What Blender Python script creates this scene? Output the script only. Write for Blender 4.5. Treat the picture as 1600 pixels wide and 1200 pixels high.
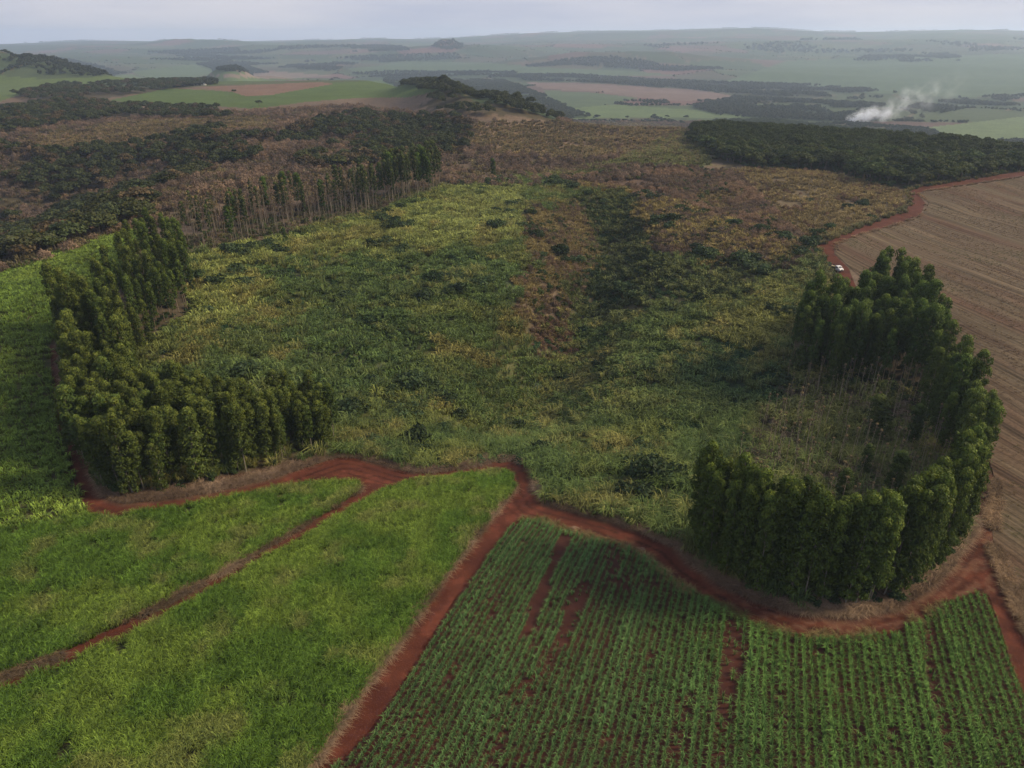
import bpy, math, random
import numpy as np
from mathutils import Vector
from mathutils.geometry import delaunay_2d_cdt

for o in list(bpy.data.objects):
    bpy.data.objects.remove(o)
sc = bpy.context.scene
COL = sc.collection
R = math.radians
rng = np.random.default_rng(7)
random.seed(7)

# ------------------------------------------------------------------ camera
CAM_Z = 75.0
F = 1111.0                       # focal length in photo pixels (1600 wide)
PITCH = math.atan(538.0 / F)
cd = bpy.data.cameras.new('camera')
cd.sensor_width = 36.0
cd.lens = 36.0 * F / 1600.0
cd.clip_start = 1.0
cd.clip_end = 40000.0
cam = bpy.data.objects.new('camera', cd)
cam.location = (0, 0, CAM_Z)
cam.rotation_euler = (R(90) - PITCH, 0, 0)
COL.objects.link(cam)
sc.camera = cam

# ------------------------------------------------------------------ light
SUN_AZ, SUN_EL = 86.0, 31.0      # degrees right of the view direction, above the horizon
sd = bpy.data.lights.new('sun', 'SUN')
sd.energy = 4.3
sd.angle = R(15)
sd.color = (1.0, 0.82, 0.55)
sun = bpy.data.objects.new('sun', sd)
az, el = R(SUN_AZ), R(SUN_EL)
sv = Vector((math.sin(az) * math.cos(el), math.cos(az) * math.cos(el), math.sin(el)))
sun.rotation_euler = sv.to_track_quat('Z', 'Y').to_euler()
sun.location = (0, 0, 400)
COL.objects.link(sun)

w = bpy.data.worlds.new('World')
sc.world = w
w.use_nodes = True
nt = w.node_tree
for n in list(nt.nodes):
    nt.nodes.remove(n)
out = nt.nodes.new('ShaderNodeOutputWorld')
bg = nt.nodes.new('ShaderNodeBackground')
sky = nt.nodes.new('ShaderNodeTexSky')
sky.sky_type = 'NISHITA'
sky.sun_disc = False
sky.sun_elevation = el
sky.sun_rotation = az
sky.air_density = 1.2
sky.dust_density = 2.5
tc = nt.nodes.new('ShaderNodeTexCoord')
mp = nt.nodes.new('ShaderNodeMapping')
mp.inputs['Scale'].default_value = (2.2, 2.2, 16.0)
nz = nt.nodes.new('ShaderNodeTexNoise')
nz.inputs['Scale'].default_value = 1.3
nz.inputs['Detail'].default_value = 5.0
nz.inputs['Roughness'].default_value = 0.55
cr = nt.nodes.new('ShaderNodeValToRGB')
cr.color_ramp.elements[0].position = 0.33
cr.color_ramp.elements[0].color = (3.2, 3.4, 4.4, 1)
cr.color_ramp.elements[1].position = 0.68
cr.color_ramp.elements[1].color = (4.75, 4.6, 5.05, 1)
mx = nt.nodes.new('ShaderNodeMix')
mx.data_type = 'RGBA'
mx.inputs[0].default_value = 0.86
nt.links.new(tc.outputs['Generated'], mp.inputs['Vector'])
nt.links.new(mp.outputs['Vector'], nz.inputs['Vector'])
nt.links.new(nz.outputs['Fac'], cr.inputs['Fac'])
nt.links.new(sky.outputs['Color'], mx.inputs[6])
nt.links.new(cr.outputs['Color'], mx.inputs[7])
nt.links.new(mx.outputs[2], bg.inputs['Color'])
bg.inputs['Strength'].default_value = 0.1
nt.links.new(bg.outputs['Background'], out.inputs['Surface'])

sc.view_settings.view_transform = 'Standard'
sc.view_settings.look = 'None'
sc.view_settings.gamma = 1.0
sc.view_settings.use_curve_mapping = False
sc.view_settings.exposure = 0.72
sc.render.engine = 'CYCLES'
cy = sc.cycles
cy.max_bounces = 5
cy.diffuse_bounces = 2
cy.glossy_bounces = 1
cy.transmission_bounces = 3
cy.volume_bounces = 1
cy.transparent_max_bounces = 6
cy.use_adaptive_sampling = True
cy.adaptive_threshold = 0.015
cy.use_denoising = True
cy.denoising_input_passes = "RGB_ALBEDO_NORMAL"
cy.denoising_prefilter = "ACCURATE"
cy.caustics_reflective = cy.caustics_refractive = False

# ------------------------------------------------------------------ numeric helpers
def sm(a, b, x):
    t = np.clip((x - a) / (b - a), 0, 1)
    return t * t * (3 - 2 * t)

def _hash(ix, iy, seed):
    h = (ix.astype(np.int64) * 374761393 + iy.astype(np.int64) * 668265263 + seed * 974634777) & 0xFFFFFFFF
    h = ((h ^ (h >> 13)) * 1274126177) & 0xFFFFFFFF
    return ((h ^ (h >> 16)) & 0xFFFF) / 65535.0

def vnoise(x, y, seed=0):
    ix, iy = np.floor(x), np.floor(y)
    fx, fy = x - ix, y - iy
    fx = fx * fx * fx * (fx * (fx * 6 - 15) + 10)
    fy = fy * fy * fy * (fy * (fy * 6 - 15) + 10)
    a, b = _hash(ix, iy, seed), _hash(ix + 1, iy, seed)
    c, d = _hash(ix, iy + 1, seed), _hash(ix + 1, iy + 1, seed)
    return (a * (1 - fx) + b * fx) * (1 - fy) + (c * (1 - fx) + d * fx) * fy

def fbm(x, y, seed=0, oct=4, gain=0.5):
    s, a, t = 0.0, 1.0, 0.0
    for k in range(oct):
        s = s + a * vnoise(x * 2 ** k + 17.3 * k, y * 2 ** k - 9.1 * k, seed + k)
        t += a
        a *= gain
    return s / t

# far hills: azimuth pixel, distance, height, half width across (px) and along (m)
BUMPS = [(40, 1750, 46, 125, 240), (-120, 1800, 70, 120, 280), (350, 2600, 54, 38, 190), (410, 2800, 26, 55, 200),
         (765, 900, 33, 105, 200), (660, 1100, 16, 60, 160), (697, 5600, 48, 17, 110), (700, 5600, 62, 120, 500),
         (980, 4600, 52, 150, 300), (1060, 4300, 20, 70, 200), (500, 6400, 40, 220, 500), (330, 7600, 45, 90, 500)]

def H(x, y):
    x = np.asarray(x, float)
    y = np.asarray(y, float)
    D = np.hypot(x, y)
    a = x / np.maximum(y, 1.0)
    a = np.where(y <= 1, np.sign(x) * 3, np.clip(a, -3, 3))
    h = -17.0 * np.exp(-((x - 12) / 92.0) ** 2 - ((y - 185) / 84.0) ** 2)
    # gully running up the basin
    gx = 14 + (y - 190) * 0.19 + 6 * np.sin(y / 37.0)
    h = h - 13.0 * np.exp(-((x - gx) / 19.0) ** 2) * sm(130, 200, y) * (1 - sm(330, 420, y))
    # hillside left of the basin and the drop beyond its crest
    h = h + 5.0 * np.exp(-((x + 150) / 45.0) ** 2) * sm(120, 200, y) * (1 - sm(330, 460, y))
    h = h - 30.0 * sm(172, 300, -x) * sm(40, 190, y) * (1 - sm(430, 640, y))
    # soft small relief
    near = 1 - sm(700, 1400, D)
    h = h + near * sm(60, 200, D) * (5.0 * (fbm(x / 62.0, y / 62.0, 3, 3) - 0.5))
    h = h + (0.4 + 2.4 * fbm(x / 40.0, y / 40.0, 14, 1)) * (fbm(x / 19.0, y / 19.0, 13, 2) - 0.5) * np.exp(-((x - 15) / 105.0) ** 2 - ((y - 225) / 85.0) ** 2) * 1.6
    h = h + 9.0 * (fbm(x / 240.0, y / 240.0, 11, 3) - 0.5) * sm(250, 700, D)
    # edge of the near plateau, then a valley floor, then the rise to the skyline
    edge = 700 + 820 * sm(0.04, 0.20, -a) - 0.72 * np.clip(x - 100, 0, 500)
    drop = sm(0, 520, y - edge)
    floor = -88 + 26 * sm(0.1, 0.6, -a)
    rise = sm(2900, 11500, D) ** 0.85
    sky = 75 + 105 * sm(-0.32, 0.25, a) - 38 * sm(0.5, 0.8, a) + 16 * np.sin(a * 9.0) + 12 * np.sin(a * 23.0 + 1)
    sky = sky - 48 * (1 - sm(-0.55, -0.2, a))
    far = floor + (sky - floor) * rise
    far = far + sm(1500, 3500, D) * (1 - 0.75 * sm(9000, 13000, D)) * 80 * (fbm(x / 1500.0, y / 900.0, 21, 4) - 0.5)
    far = far - 0.0 * D
    h = h * (1 - drop) + far * drop
    for px, d0, amp, wx, wy in BUMPS:
        ac = (px - 800) / F
        # at the true azimuth of that column for points near the horizon
        ac = ac / 1.104
        u = (a - ac) * d0 / (wx / F * d0 * 1.0)
        v = (y - d0) / wy
        b = np.exp(-(u * u + v * v) ** 1.35)
        h = h + amp * b * (0.85 + 0.3 * fbm(x / 90.0, y / 90.0, 31, 2))
    h = h + 14 * sm(12600, 13900, D) * 0
    return h

CP, SP = math.cos(PITCH), math.sin(PITCH)

def hit(px, py):
    """Where the lines of sight through photo pixels meet the terrain: arrays x, y."""
    px = np.atleast_1d(np.asarray(px, float))
    py = np.atleast_1d(np.asarray(py, float))
    u, v = (px - 800) / F, (600 - py) / F
    dx, dy, dz = u, CP + SP * v, -SP + CP * v
    ts = np.geomspace(30, 14500, 620)
    xs, ys, zs = dx[:, None] * ts, dy[:, None] * ts, CAM_Z + dz[:, None] * ts
    below = zs < H(xs, ys)
    k = np.where(below.any(1), below.argmax(1), len(ts) - 1)
    t1 = ts[k]
    t0 = ts[np.maximum(k - 1, 0)]
    for _ in range(12):
        tm = (t0 + t1) / 2
        b = CAM_Z + dz * tm < H(dx * tm, dy * tm)
        t1 = np.where(b, tm, t1)
        t0 = np.where(b, t0, tm)
    return dx * t1, dy * t1

def wpoly(pts, step=14.0, closed=True):
    """A polygon given in photo pixels, as points on the terrain."""
    P = np.array(pts, float)
    out = []
    n = len(P)
    for i in range(n if closed else n - 1):
        a, b = P[i], P[(i + 1) % n]
        m = max(1, int(np.hypot(*(b - a)) / step))
        for k in range(m):
            out.append(a + (b - a) * k / m)
    if not closed:
        out.append(P[-1])
    out = np.array(out)
    x, y = hit(out[:, 0], out[:, 1])
    return np.stack([x, y], 1)

def smooth_poly(pts, it=2):
    P = np.array(pts, float)
    for _ in range(it):
        Q = np.roll(P, -1, 0)
        P = np.stack([0.75 * P + 0.25 * Q, 0.25 * P + 0.75 * Q], 1).reshape(-1, 2)
    return P

def inside(x, y, poly):
    x = np.asarray(x)
    y = np.asarray(y)
    res = np.zeros(x.shape, bool)
    lo, hi = poly.min(0), poly.max(0)
    m = (x >= lo[0]) & (x <= hi[0]) & (y >= lo[1]) & (y <= hi[1])
    if not m.any():
        return res
    xx, yy = x[m], y[m]
    r = np.zeros(xx.shape, bool)
    x0, y0 = poly[:, 0], poly[:, 1]
    x1, y1 = np.roll(x0, -1), np.roll(y0, -1)
    for i in range(len(poly)):
        if y0[i] == y1[i]:
            continue
        c = ((y0[i] > yy) != (y1[i] > yy)) & (xx < (x1[i] - x0[i]) * (yy - y0[i]) / (y1[i] - y0[i]) + x0[i])
        r ^= c
    res[m] = r
    return res

def dist_line(x, y, line):
    d = np.full(np.shape(x), 1e9)
    for i in range(len(line) - 1):
        a, b = line[i], line[i + 1]
        ab = b - a
        L = max(ab @ ab, 1e-9)
        t = np.clip(((x - a[0]) * ab[0] + (y - a[1]) * ab[1]) / L, 0, 1)
        d = np.minimum(d, np.hypot(x - a[0] - t * ab[0], y - a[1] - t * ab[1]))
    return d

def fill_points(poly, spacing, jitter=0.8):
    lo, hi = poly.min(0), poly.max(0)
    gx, gy = np.meshgrid(np.arange(lo[0], hi[0], spacing), np.arange(lo[1], hi[1], spacing))
    x = gx.ravel() + (rng.random(gx.size) - 0.5) * spacing * jitter
    y = gy.ravel() + (rng.random(gx.size) - 0.5) * spacing * jitter
    m = inside(x, y, poly)
    return x[m], y[m]

def in_view(x, y, margin=0.16):
    return (np.abs(x) < (0.80 + margin) * y + 22) & (y > 20)

# ------------------------------------------------------------------ materials
def new_mat(name):
    m = bpy.data.materials.new(name)
    m.use_nodes = True
    t = m.node_tree
    for n in list(t.nodes):
        t.nodes.remove(n)
    o = t.nodes.new('ShaderNodeOutputMaterial')
    return m, t, o

def N(t, kind, **kw):
    n = t.nodes.new(kind)
    for k, v in kw.items():
        if k.startswith('i_'):
            n.inputs[k[2:].replace('_', ' ')].default_value = v
        else:
            setattr(n, k, v)
    return n

def mulcol(t, a, b):
    n = N(t, 'ShaderNodeMix', data_type='RGBA', blend_type='MULTIPLY')
    n.inputs[0].default_value = 1.0
    t.links.new(a, n.inputs[6])
    t.links.new(b, n.inputs[7])
    return n.outputs[2]

def foliage_mat(name, source, translucent=0.25, rough=0.6, spec=0.07):
    """Leaf colour is stored on the mesh; `source` (object colour or instance tint) multiplies it."""
    m, t, o = new_mat(name)
    c = N(t, 'ShaderNodeAttribute', attribute_name='col')
    if source == 'object':
        s = N(t, 'ShaderNodeObjectInfo').outputs['Color']
    else:
        s = N(t, 'ShaderNodeAttribute', attribute_type='INSTANCER', attribute_name='tint').outputs['Color']
    colr = mulcol(t, c.outputs['Color'], s)
    p = N(t, 'ShaderNodeBsdfPrincipled')
    p.inputs['Roughness'].default_value = rough
    p.inputs['Specular IOR Level'].default_value = spec
    t.links.new(colr, p.inputs['Base Color'])
    tr = N(t, 'ShaderNodeBsdfTranslucent')
    t.links.new(colr, tr.inputs['Color'])
    mxs = N(t, 'ShaderNodeMixShader')
    mxs.inputs[0].default_value = translucent
    t.links.new(p.outputs[0], mxs.inputs[1])
    t.links.new(tr.outputs[0], mxs.inputs[2])
    t.links.new(mxs.outputs[0], o.inputs['Surface'])
    return m

LEAF_O = foliage_mat('leaves', 'object')
LEAF_S = foliage_mat('leaves_massed', 'instancer')
BARK_O = foliage_mat('bark', 'object', 0.0, 0.85, 0.1)

def soil_mat(name, c1, c2, c3, scale, attr=None, stripes=None, bump=0.3):
    """Two soil colours by noise, a third by fine grit; `attr` mixes in dry litter where the vertex attribute says so."""
    m, t, o = new_mat(name)
    g = N(t, 'ShaderNodeNewGeometry')
    n1 = N(t, 'ShaderNodeTexNoise', i_Scale=scale, i_Detail=6.0, i_Roughness=0.6)
    n2 = N(t, 'ShaderNodeTexNoise', i_Scale=scale * 14, i_Detail=4.0, i_Roughness=0.7)
    t.links.new(g.outputs['Position'], n1.inputs['Vector'])
    t.links.new(g.outputs['Position'], n2.inputs['Vector'])
    r1 = N(t, 'ShaderNodeValToRGB')
    r1.color_ramp.elements[0].position, r1.color_ramp.elements[1].position = 0.38, 0.64
    r1.color_ramp.elements[0].color, r1.color_ramp.elements[1].color = (*c1, 1), (*c2, 1)
    t.links.new(n1.outputs['Fac'], r1.inputs['Fac'])
    r2 = N(t, 'ShaderNodeMapRange')
    r2.inputs['From Min'].default_value, r2.inputs['From Max'].default_value = 0.56, 0.74
    t.links.new(n2.outputs['Fac'], r2.inputs['Value'])
    k = N(t, 'ShaderNodeMix', data_type='RGBA')
    t.links.new(r2.outputs[0], k.inputs[0])
    t.links.new(r1.outputs['Color'], k.inputs[6])
    k.inputs[7].default_value = (*c3, 1)
    colr = k.outputs[2]
    if attr:
        a = N(t, 'ShaderNodeAttribute', attribute_name=attr)
        colr = mulcol(t, colr, a.outputs['Color'])
    p = N(t, 'ShaderNodeBsdfPrincipled')
    p.inputs['Roughness'].default_value = 0.95
    p.inputs['Specular IOR Level'].default_value = 0.1
    t.links.new(colr, p.inputs['Base Color'])
    if bump:
        b = N(t, 'ShaderNodeBump')
        b.inputs['Strength'].default_value = bump
        b.inputs['Distance'].default_value = 0.3
        t.links.new(n2.outputs['Fac'], b.inputs['Height'])
        t.links.new(b.outputs['Normal'], p.inputs['Normal'])
    t.links.new(p.outputs[0], o.inputs['Surface'])
    return m

def plain_mat(name, c, rough=0.6, spec=0.3, metal=0.0, noise=0.15, scale=3.0):
    m, t, o = new_mat(name)
    g = N(t, 'ShaderNodeTexCoord')
    n1 = N(t, 'ShaderNodeTexNoise', i_Scale=scale, i_Detail=5.0)
    t.links.new(g.outputs['Object'], n1.inputs['Vector'])
    r1 = N(t, 'ShaderNodeValToRGB')
    lo = tuple(v * (1 - noise) for v in c)
    hi = tuple(min(1, v * (1 + noise)) for v in c)
    r1.color_ramp.elements[0].color, r1.color_ramp.elements[1].color = (*lo, 1), (*hi, 1)
    r1.color_ramp.elements[0].position, r1.color_ramp.elements[1].position = 0.3, 0.7
    t.links.new(n1.outputs['Fac'], r1.inputs['Fac'])
    p = N(t, 'ShaderNodeBsdfPrincipled')
    p.inputs['Roughness'].default_value = rough
    p.inputs['Specular IOR Level'].default_value = spec
    p.inputs['Metallic'].default_value = metal
    t.links.new(r1.outputs['Color'], p.inputs['Base Color'])
    t.links.new(p.outputs[0], o.inputs['Surface'])
    return m

# ------------------------------------------------------------------ mesh helpers
def mesh_from(name, V, faces, cols=None, smooth=False, mat=None):
    """faces: (n,4) or (n,3) int array or list of arrays of those"""
    me = bpy.data.meshes.new(name)
    if isinstance(faces, np.ndarray):
        faces = [faces]
    V = np.asarray(V, np.float32)
    me.vertices.add(len(V))
    me.vertices.foreach_set('co', V.ravel())
    nl = sum(f.size for f in faces)
    npoly = sum(len(f) for f in faces)
    me.loops.add(nl)
    me.loops.foreach_set('vertex_index', np.concatenate([f.ravel() for f in faces]).astype(np.int32))
    me.polygons.add(npoly)
    tot = np.concatenate([np.full(len(f), f.shape[1]) for f in faces]).astype(np.int32)
    me.polygons.foreach_set('loop_start', np.concatenate([[0], np.cumsum(tot)[:-1]]).astype(np.int32))
    me.polygons.foreach_set('loop_total', tot)
    me.update(calc_edges=True)
    if smooth:
        me.polygons.foreach_set('use_smooth', np.ones(npoly, bool))
    if cols is not None:
        a = me.attributes.new('col', 'FLOAT_COLOR', 'POINT')
        c = np.ones((len(V), 4), np.float32)
        c[:, :3] = cols
        a.data.foreach_set('color', c.ravel())
    if mat:
        me.materials.append(mat)
    return me

class Build:
    def __init__(self):
        self.v, self.q, self.t, self.c, self.n = [], [], [], [], 0

    def add(self, V, quads=None, tris=None, col=(1, 1, 1)):
        V = np.asarray(V, float)
        if quads is not None and len(quads):
            self.q.append(np.asarray(quads) + self.n)
        if tris is not None and len(tris):
            self.t.append(np.asarray(tris) + self.n)
        c = np.asarray(col, float)
        self.c.append(np.broadcast_to(c, (len(V), 3)).copy() if c.ndim == 1 else c)
        self.v.append(V)
        self.n += len(V)

    def cards(self, P, Nn, L, W, cols, droop=0.4, bend=0.12):
        n = len(P)
        t = rng.normal(size=(n, 3))
        t[:, 2] -= droop * 2
        t -= Nn * (t * Nn).sum(1, keepdims=True)
        t /= np.linalg.norm(t, axis=1, keepdims=True) + 1e-9
        b = np.cross(Nn, t)
        L = (L * rng.uniform(0.65, 1.3, n))[:, None]
        Wd = (W * rng.uniform(0.65, 1.3, n))[:, None]
        V = np.stack([P - t * L * 0.5, P + b * Wd * 0.5 - Nn * bend * L, P + t * L * 0.5 - Nn * bend * 2 * L * 0.4, P - b * Wd * 0.5 - Nn * bend * L], 1)
        idx = np.arange(n)[:, None] * 4 + np.array([0, 1, 2, 3])
        self.add(V.reshape(-1, 3), quads=idx, col=np.repeat(cols, 4, 0))

    def lobe(self, c, r, n, L, W, base, var=0.22, squash=0.85, droop=0.4, lower=-0.55, rough=0.55):
        d = rng.normal(size=(n * 2, 3))
        d /= np.linalg.norm(d, axis=1, keepdims=True)
        d = d[d[:, 2] > lower][:n]
        rad = r * rng.uniform(0.62, 1.06, len(d)) ** 0.7
        P = np.array(c) + d * rad[:, None] * np.array([1, 1, squash])
        nn = d + rng.normal(size=d.shape) * rough
        nn /= np.linalg.norm(nn, axis=1, keepdims=True)
        k = rng.uniform(1 - var, 1 + var, len(d))[:, None]
        hue = rng.normal(0, 0.06, len(d))
        cols = np.array(base) * k * np.stack([1 + hue, np.ones_like(hue), 1 - hue], 1)
        self.cards(P, nn, L, W, cols, droop)

    def tube(self, pts, rad, col, seg=6):
        pts = np.array(pts, float)
        n = len(pts)
        V = []
        for i in range(n):
            d = pts[min(i + 1, n - 1)] - pts[max(i - 1, 0)]
            d /= np.linalg.norm(d) + 1e-9
            a = np.cross(d, [0.3, 1, 0.2])
            a /= np.linalg.norm(a) + 1e-9
            b = np.cross(d, a)
            th = np.arange(seg) * 2 * math.pi / seg
            V.append(pts[i] + rad[i] * (np.cos(th)[:, None] * a + np.sin(th)[:, None] * b))
        V = np.concatenate(V)
        q = []
        for i in range(n - 1):
            for k in range(seg):
                q.append((i * seg + k, i * seg + (k + 1) % seg, (i + 1) * seg + (k + 1) % seg, (i + 1) * seg + k))
        cc = np.array(col) * rng.uniform(0.75, 1.2, (len(V), 1))
        self.add(V, quads=q, col=cc)

    def blades(self, n, spread, h, wid, base, tip, lean=0.5, curl=0.5, var=0.25, hv=0.35):
        """Arching grass or cane blades, three segments each."""
        th = rng.uniform(0, 2 * math.pi, n)
        r0 = spread * np.sqrt(rng.random(n))
        hh = h * rng.uniform(1 - hv, 1 + hv * 0.6, n)
        ln = lean * rng.uniform(0.3, 1.3, n)
        az = th + rng.normal(0, 0.9, n)
        d = np.stack([np.cos(az), np.sin(az), np.zeros(n)], 1)
        s = np.stack([-np.sin(az), np.cos(az), np.zeros(n)], 1)
        p0 = np.stack([r0 * np.cos(th), r0 * np.sin(th), np.zeros(n)], 1)
        segs = []
        for k, (f, z, ww) in enumerate([(0, -0.06, 0.7), (0.22, 0.5, 1.0), (0.62, 0.88, 0.75), (1.25, 1.0 - 0.35 * curl, 0.05)]):
            c = p0 + d * (ln * hh * f * (1 + curl * (k == 3)))[:, None]
            c[:, 2] += hh * z
            segs.append(c - s * wid * ww * 0.5)
            segs.append(c + s * wid * ww * 0.5)
        V = np.stack(segs, 1)
        b0 = np.arange(n)[:, None] * 8
        q = np.concatenate([b0 + np.array([0, 1, 3, 2]), b0 + np.array([2, 3, 5, 4]), b0 + np.array([4, 5, 7, 6])])
        k = rng.uniform(1 - var, 1 + var, (n, 1))
        cb, ct = np.array(base) * k, np.array(tip) * k
        cols = np.stack([cb, cb, 0.5 * (cb + ct), 0.5 * (cb + ct), ct, ct, ct, ct], 1)
        self.add(V.reshape(-1, 3), quads=q, col=cols.reshape(-1, 3))

    def mesh(self, name, mat, smooth=False):
        f = []
        if self.q:
            f.append(np.concatenate(self.q))
        if self.t:
            f.append(np.concatenate(self.t))
        return mesh_from(name, np.concatenate(self.v), f, np.concatenate(self.c), smooth, mat)

def box(b, lo, hi, col=(1, 1, 1)):
    x0, y0, z0 = lo
    x1, y1, z1 = hi
    V = [(x0, y0, z0), (x1, y0, z0), (x1, y1, z0), (x0, y1, z0), (x0, y0, z1), (x1, y0, z1), (x1, y1, z1), (x0, y1, z1)]
    b.add(V, quads=[(0, 3, 2, 1), (4, 5, 6, 7), (0, 1, 5, 4), (1, 2, 6, 5), (2, 3, 7, 6), (3, 0, 4, 7)], col=col)

def link(name, me, parent=None, loc=None):
    o = bpy.data.objects.new(name, me)
    COL.objects.link(o)
    if parent:
        o.parent = parent
    if loc is not None:
        o.location = loc
    return o

def tag(o, label=None, cat=None, group=None, kind=None):
    if label:
        o['label'] = label
    if cat:
        o['category'] = cat
    if group:
        o['group'] = group
    if kind:
        o['kind'] = kind
    return o

# ------------------------------------------------------------------ outlines, in photo pixels
INNER = [(92, 540), (95, 570), (100, 610), (112, 650), (130, 690), (150, 745), (165, 775), (200, 785), (270, 778), (350, 765), (430, 745), (500, 722),
         (530, 713), (560, 715), (600, 725), (640, 736), (680, 738), (740, 730), (770, 722), (800, 720), (822, 728), (834, 745), (838, 768), (852, 786),
         (900, 800), (960, 815), (1020, 838), (1060, 856), (1085, 882), (1130, 912), (1180, 937), (1250, 957), (1330, 962), (1400, 947), (1440, 922), (1480, 890), (1505, 850), (1530, 812)]
ROAD = [(78, 540), (82, 600), (88, 650), (100, 700), (118, 760), (135, 800), (165, 808), (270, 794), (360, 777), (450, 759), (520, 752), (563, 754), (568, 765),
        (520, 799), (440, 844), (400, 869), (330, 906), (200, 974), (100, 1023), (0, 1060), (-200, 1132), (-200, 1162), (0, 1083), (110, 1038), (210, 992),
        (340, 921), (420, 871), (470, 846), (530, 806), (600, 766), (645, 750), (690, 747), (740, 740), (790, 735), (803, 744), (807, 765), (769, 810),
        (734, 853), (689, 912), (639, 985), (559, 1090), (489, 1200), (430, 1290), (465, 1290), (522, 1200), (575, 1145), (602, 1108), (640, 1050), (690, 968),
        (722, 918), (760, 868), (800, 820), (815, 811), (850, 812), (880, 828), (920, 838), (970, 850), (1010, 870), (1060, 912), (1130, 951), (1200, 985),
        (1260, 995), (1330, 996), (1400, 986), (1440, 966), (1480, 941), (1530, 922), (1545, 932), (1562, 980), (1580, 1040), (1606, 1100), (1660, 1190), (1690, 1190),
        (1665, 1060), (1630, 985), (1594, 930), (1572, 885), (1562, 840), (1550, 800)]
ROAD_FULL = ROAD + INNER[::-1]
FIELD_HILL = [(78, 540), (82, 600), (88, 650), (100, 700), (118, 760), (134, 802), (60, 820), (0, 830), (-330, 838), (-330, 560), (-120, 478), (-60, 455), (0, 432), (60, 405), (150, 376), (222, 357),
              (214, 392), (190, 440), (150, 480), (105, 510)]
FIELD_WEST = [(-330, 842), (0, 834), (60, 824), (134, 806), (165, 811), (270, 797), (360, 780), (450, 762), (520, 755), (561, 757), (565, 765), (520, 796),
              (440, 841), (400, 866), (330, 903), (200, 970), (100, 1019), (0, 1056), (-200, 1126), (-420, 1222)]
FIELD_CENTRE = [(-420, 1250), (-200, 1165), (0, 1084), (110, 1039), (210, 994), (340, 924), (420, 874), (470, 849), (530, 809), (600, 769), (645, 753), (690, 750), (740, 743), (789, 738), (801, 746),
                (805, 765), (767, 810), (732, 853), (687, 912), (637, 985), (557, 1090), (487, 1200), (428, 1285), (-420, 1285)]
FIELD_ROWS = [(817, 814), (850, 815), (880, 831), (920, 841), (970, 853), (1010, 873), (1060, 915), (1130, 954), (1200, 988), (1260, 998), (1330, 999), (1400, 989), (1440, 969), (1480, 944), (1530, 925),
              (1543, 935), (1559, 980), (1577, 1040), (1603, 1100), (1690, 1285), (468, 1285), (525, 1200), (578, 1145), (604, 1109), (642, 1052), (692, 970), (724, 920), (762, 870), (802, 822)]
STUBBLE = [(1547, 800), (1552, 850), (1560, 885), (1579, 930), (1609, 985), (1644, 1060), (1750, 1060), (1900, 900), (1900, 280), (1640, 277), (1600, 277), (1520, 289), (1452, 299), (1436, 304), (1452, 318),
           (1440, 337), (1400, 352), (1340, 368), (1308, 381), (1304, 396), (1330, 420), (1368, 452), (1432, 520), (1490, 600), (1535, 690), (1555, 750)]
ROAD_UPPER = [(1340, 455), (1326, 420), (1303, 397), (1306, 382), (1340, 367), (1400, 351), (1438, 336), (1446, 318), (1432, 302), (1452, 297), (1520, 287), (1600, 275), (1680, 271),
              (1680, 264), (1600, 268), (1500, 282), (1432, 293), (1416, 301), (1422, 318), (1404, 334), (1350, 352), (1292, 376), (1274, 387), (1288, 412), (1306, 455)]
STAND_EAST = {
    'curve': [(1075, 845), (1090, 872), (1130, 902), (1180, 927), (1250, 946), (1330, 951), (1400, 938), (1440, 915), (1474, 882), (1492, 850), (1462, 838), (1426, 880), (1380, 905), (1320, 920),
              (1250, 918), (1190, 902), (1140, 874), (1102, 838)],
    'side': [(1492, 850), (1508, 800), (1524, 750), (1512, 705), (1488, 645), (1456, 580), (1432, 605), (1446, 660), (1472, 720), (1478, 770), (1462, 838)],
    'block': [(1465, 575), (1425, 515), (1394, 486), (1348, 486), (1332, 520), (1292, 542), (1242, 550), (1232, 566), (1246, 592), (1290, 606), (1350, 602), (1400, 612), (1440, 616)],
}
STAND_WEST = {
    'front': [(112, 690), (132, 735), (165, 770), (210, 777), (270, 770), (330, 754), (380, 741), (430, 728), (480, 712), (528, 703), (520, 674), (450, 665), (400, 682), (340, 672), (290, 652), (200, 640), (124, 640)],
    'side': [(104, 535), (110, 600), (124, 640), (200, 640), (230, 615), (222, 575), (205, 545), (150, 525), (118, 520)],
    'spur': [(225, 392), (285, 398), (300, 430), (306, 490), (250, 528), (222, 560), (205, 545), (150, 522), (124, 518), (160, 490), (205, 430)],
}
FAR_ROW = [(268, 398), (330, 395), (420, 372), (520, 352), (600, 331), (680, 303), (692, 292), (640, 294), (560, 312), (480, 326), (400, 345), (330, 360), (275, 378)]
WOODS = [[(-160, 260), (0, 232), (100, 240), (230, 232), (330, 205), (430, 218), (425, 250), (340, 262), (255, 300), (235, 345), (150, 372), (60, 402), (0, 428), (-160, 500)],
         [(420, 230), (480, 200), (560, 178), (640, 190), (700, 185), (748, 205), (725, 238), (650, 255), (560, 262), (470, 268)],
         [(-160, 175), (0, 172), (120, 162), (250, 170), (330, 172), (390, 176), (350, 188), (200, 186), (90, 198), (0, 215), (-160, 235)],
         [(20, 150), (90, 135), (240, 128), (330, 130), (260, 142), (170, 152), (80, 166)]]
RIDGE_WOOD = [(600, 128), (690, 124), (790, 126), (850, 150), (900, 175), (935, 186), (860, 190), (790, 184), (720, 180), (660, 172), (680, 150)]
PLANTATION = [(1072, 222), (1090, 200), (1120, 192), (1200, 190), (1330, 204), (1420, 226), (1480, 228), (1560, 236), (1680, 244), (1680, 264), (1592, 270), (1500, 282), (1425, 297), (1370, 290), (1290, 266), (1180, 264), (1110, 246)]
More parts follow.
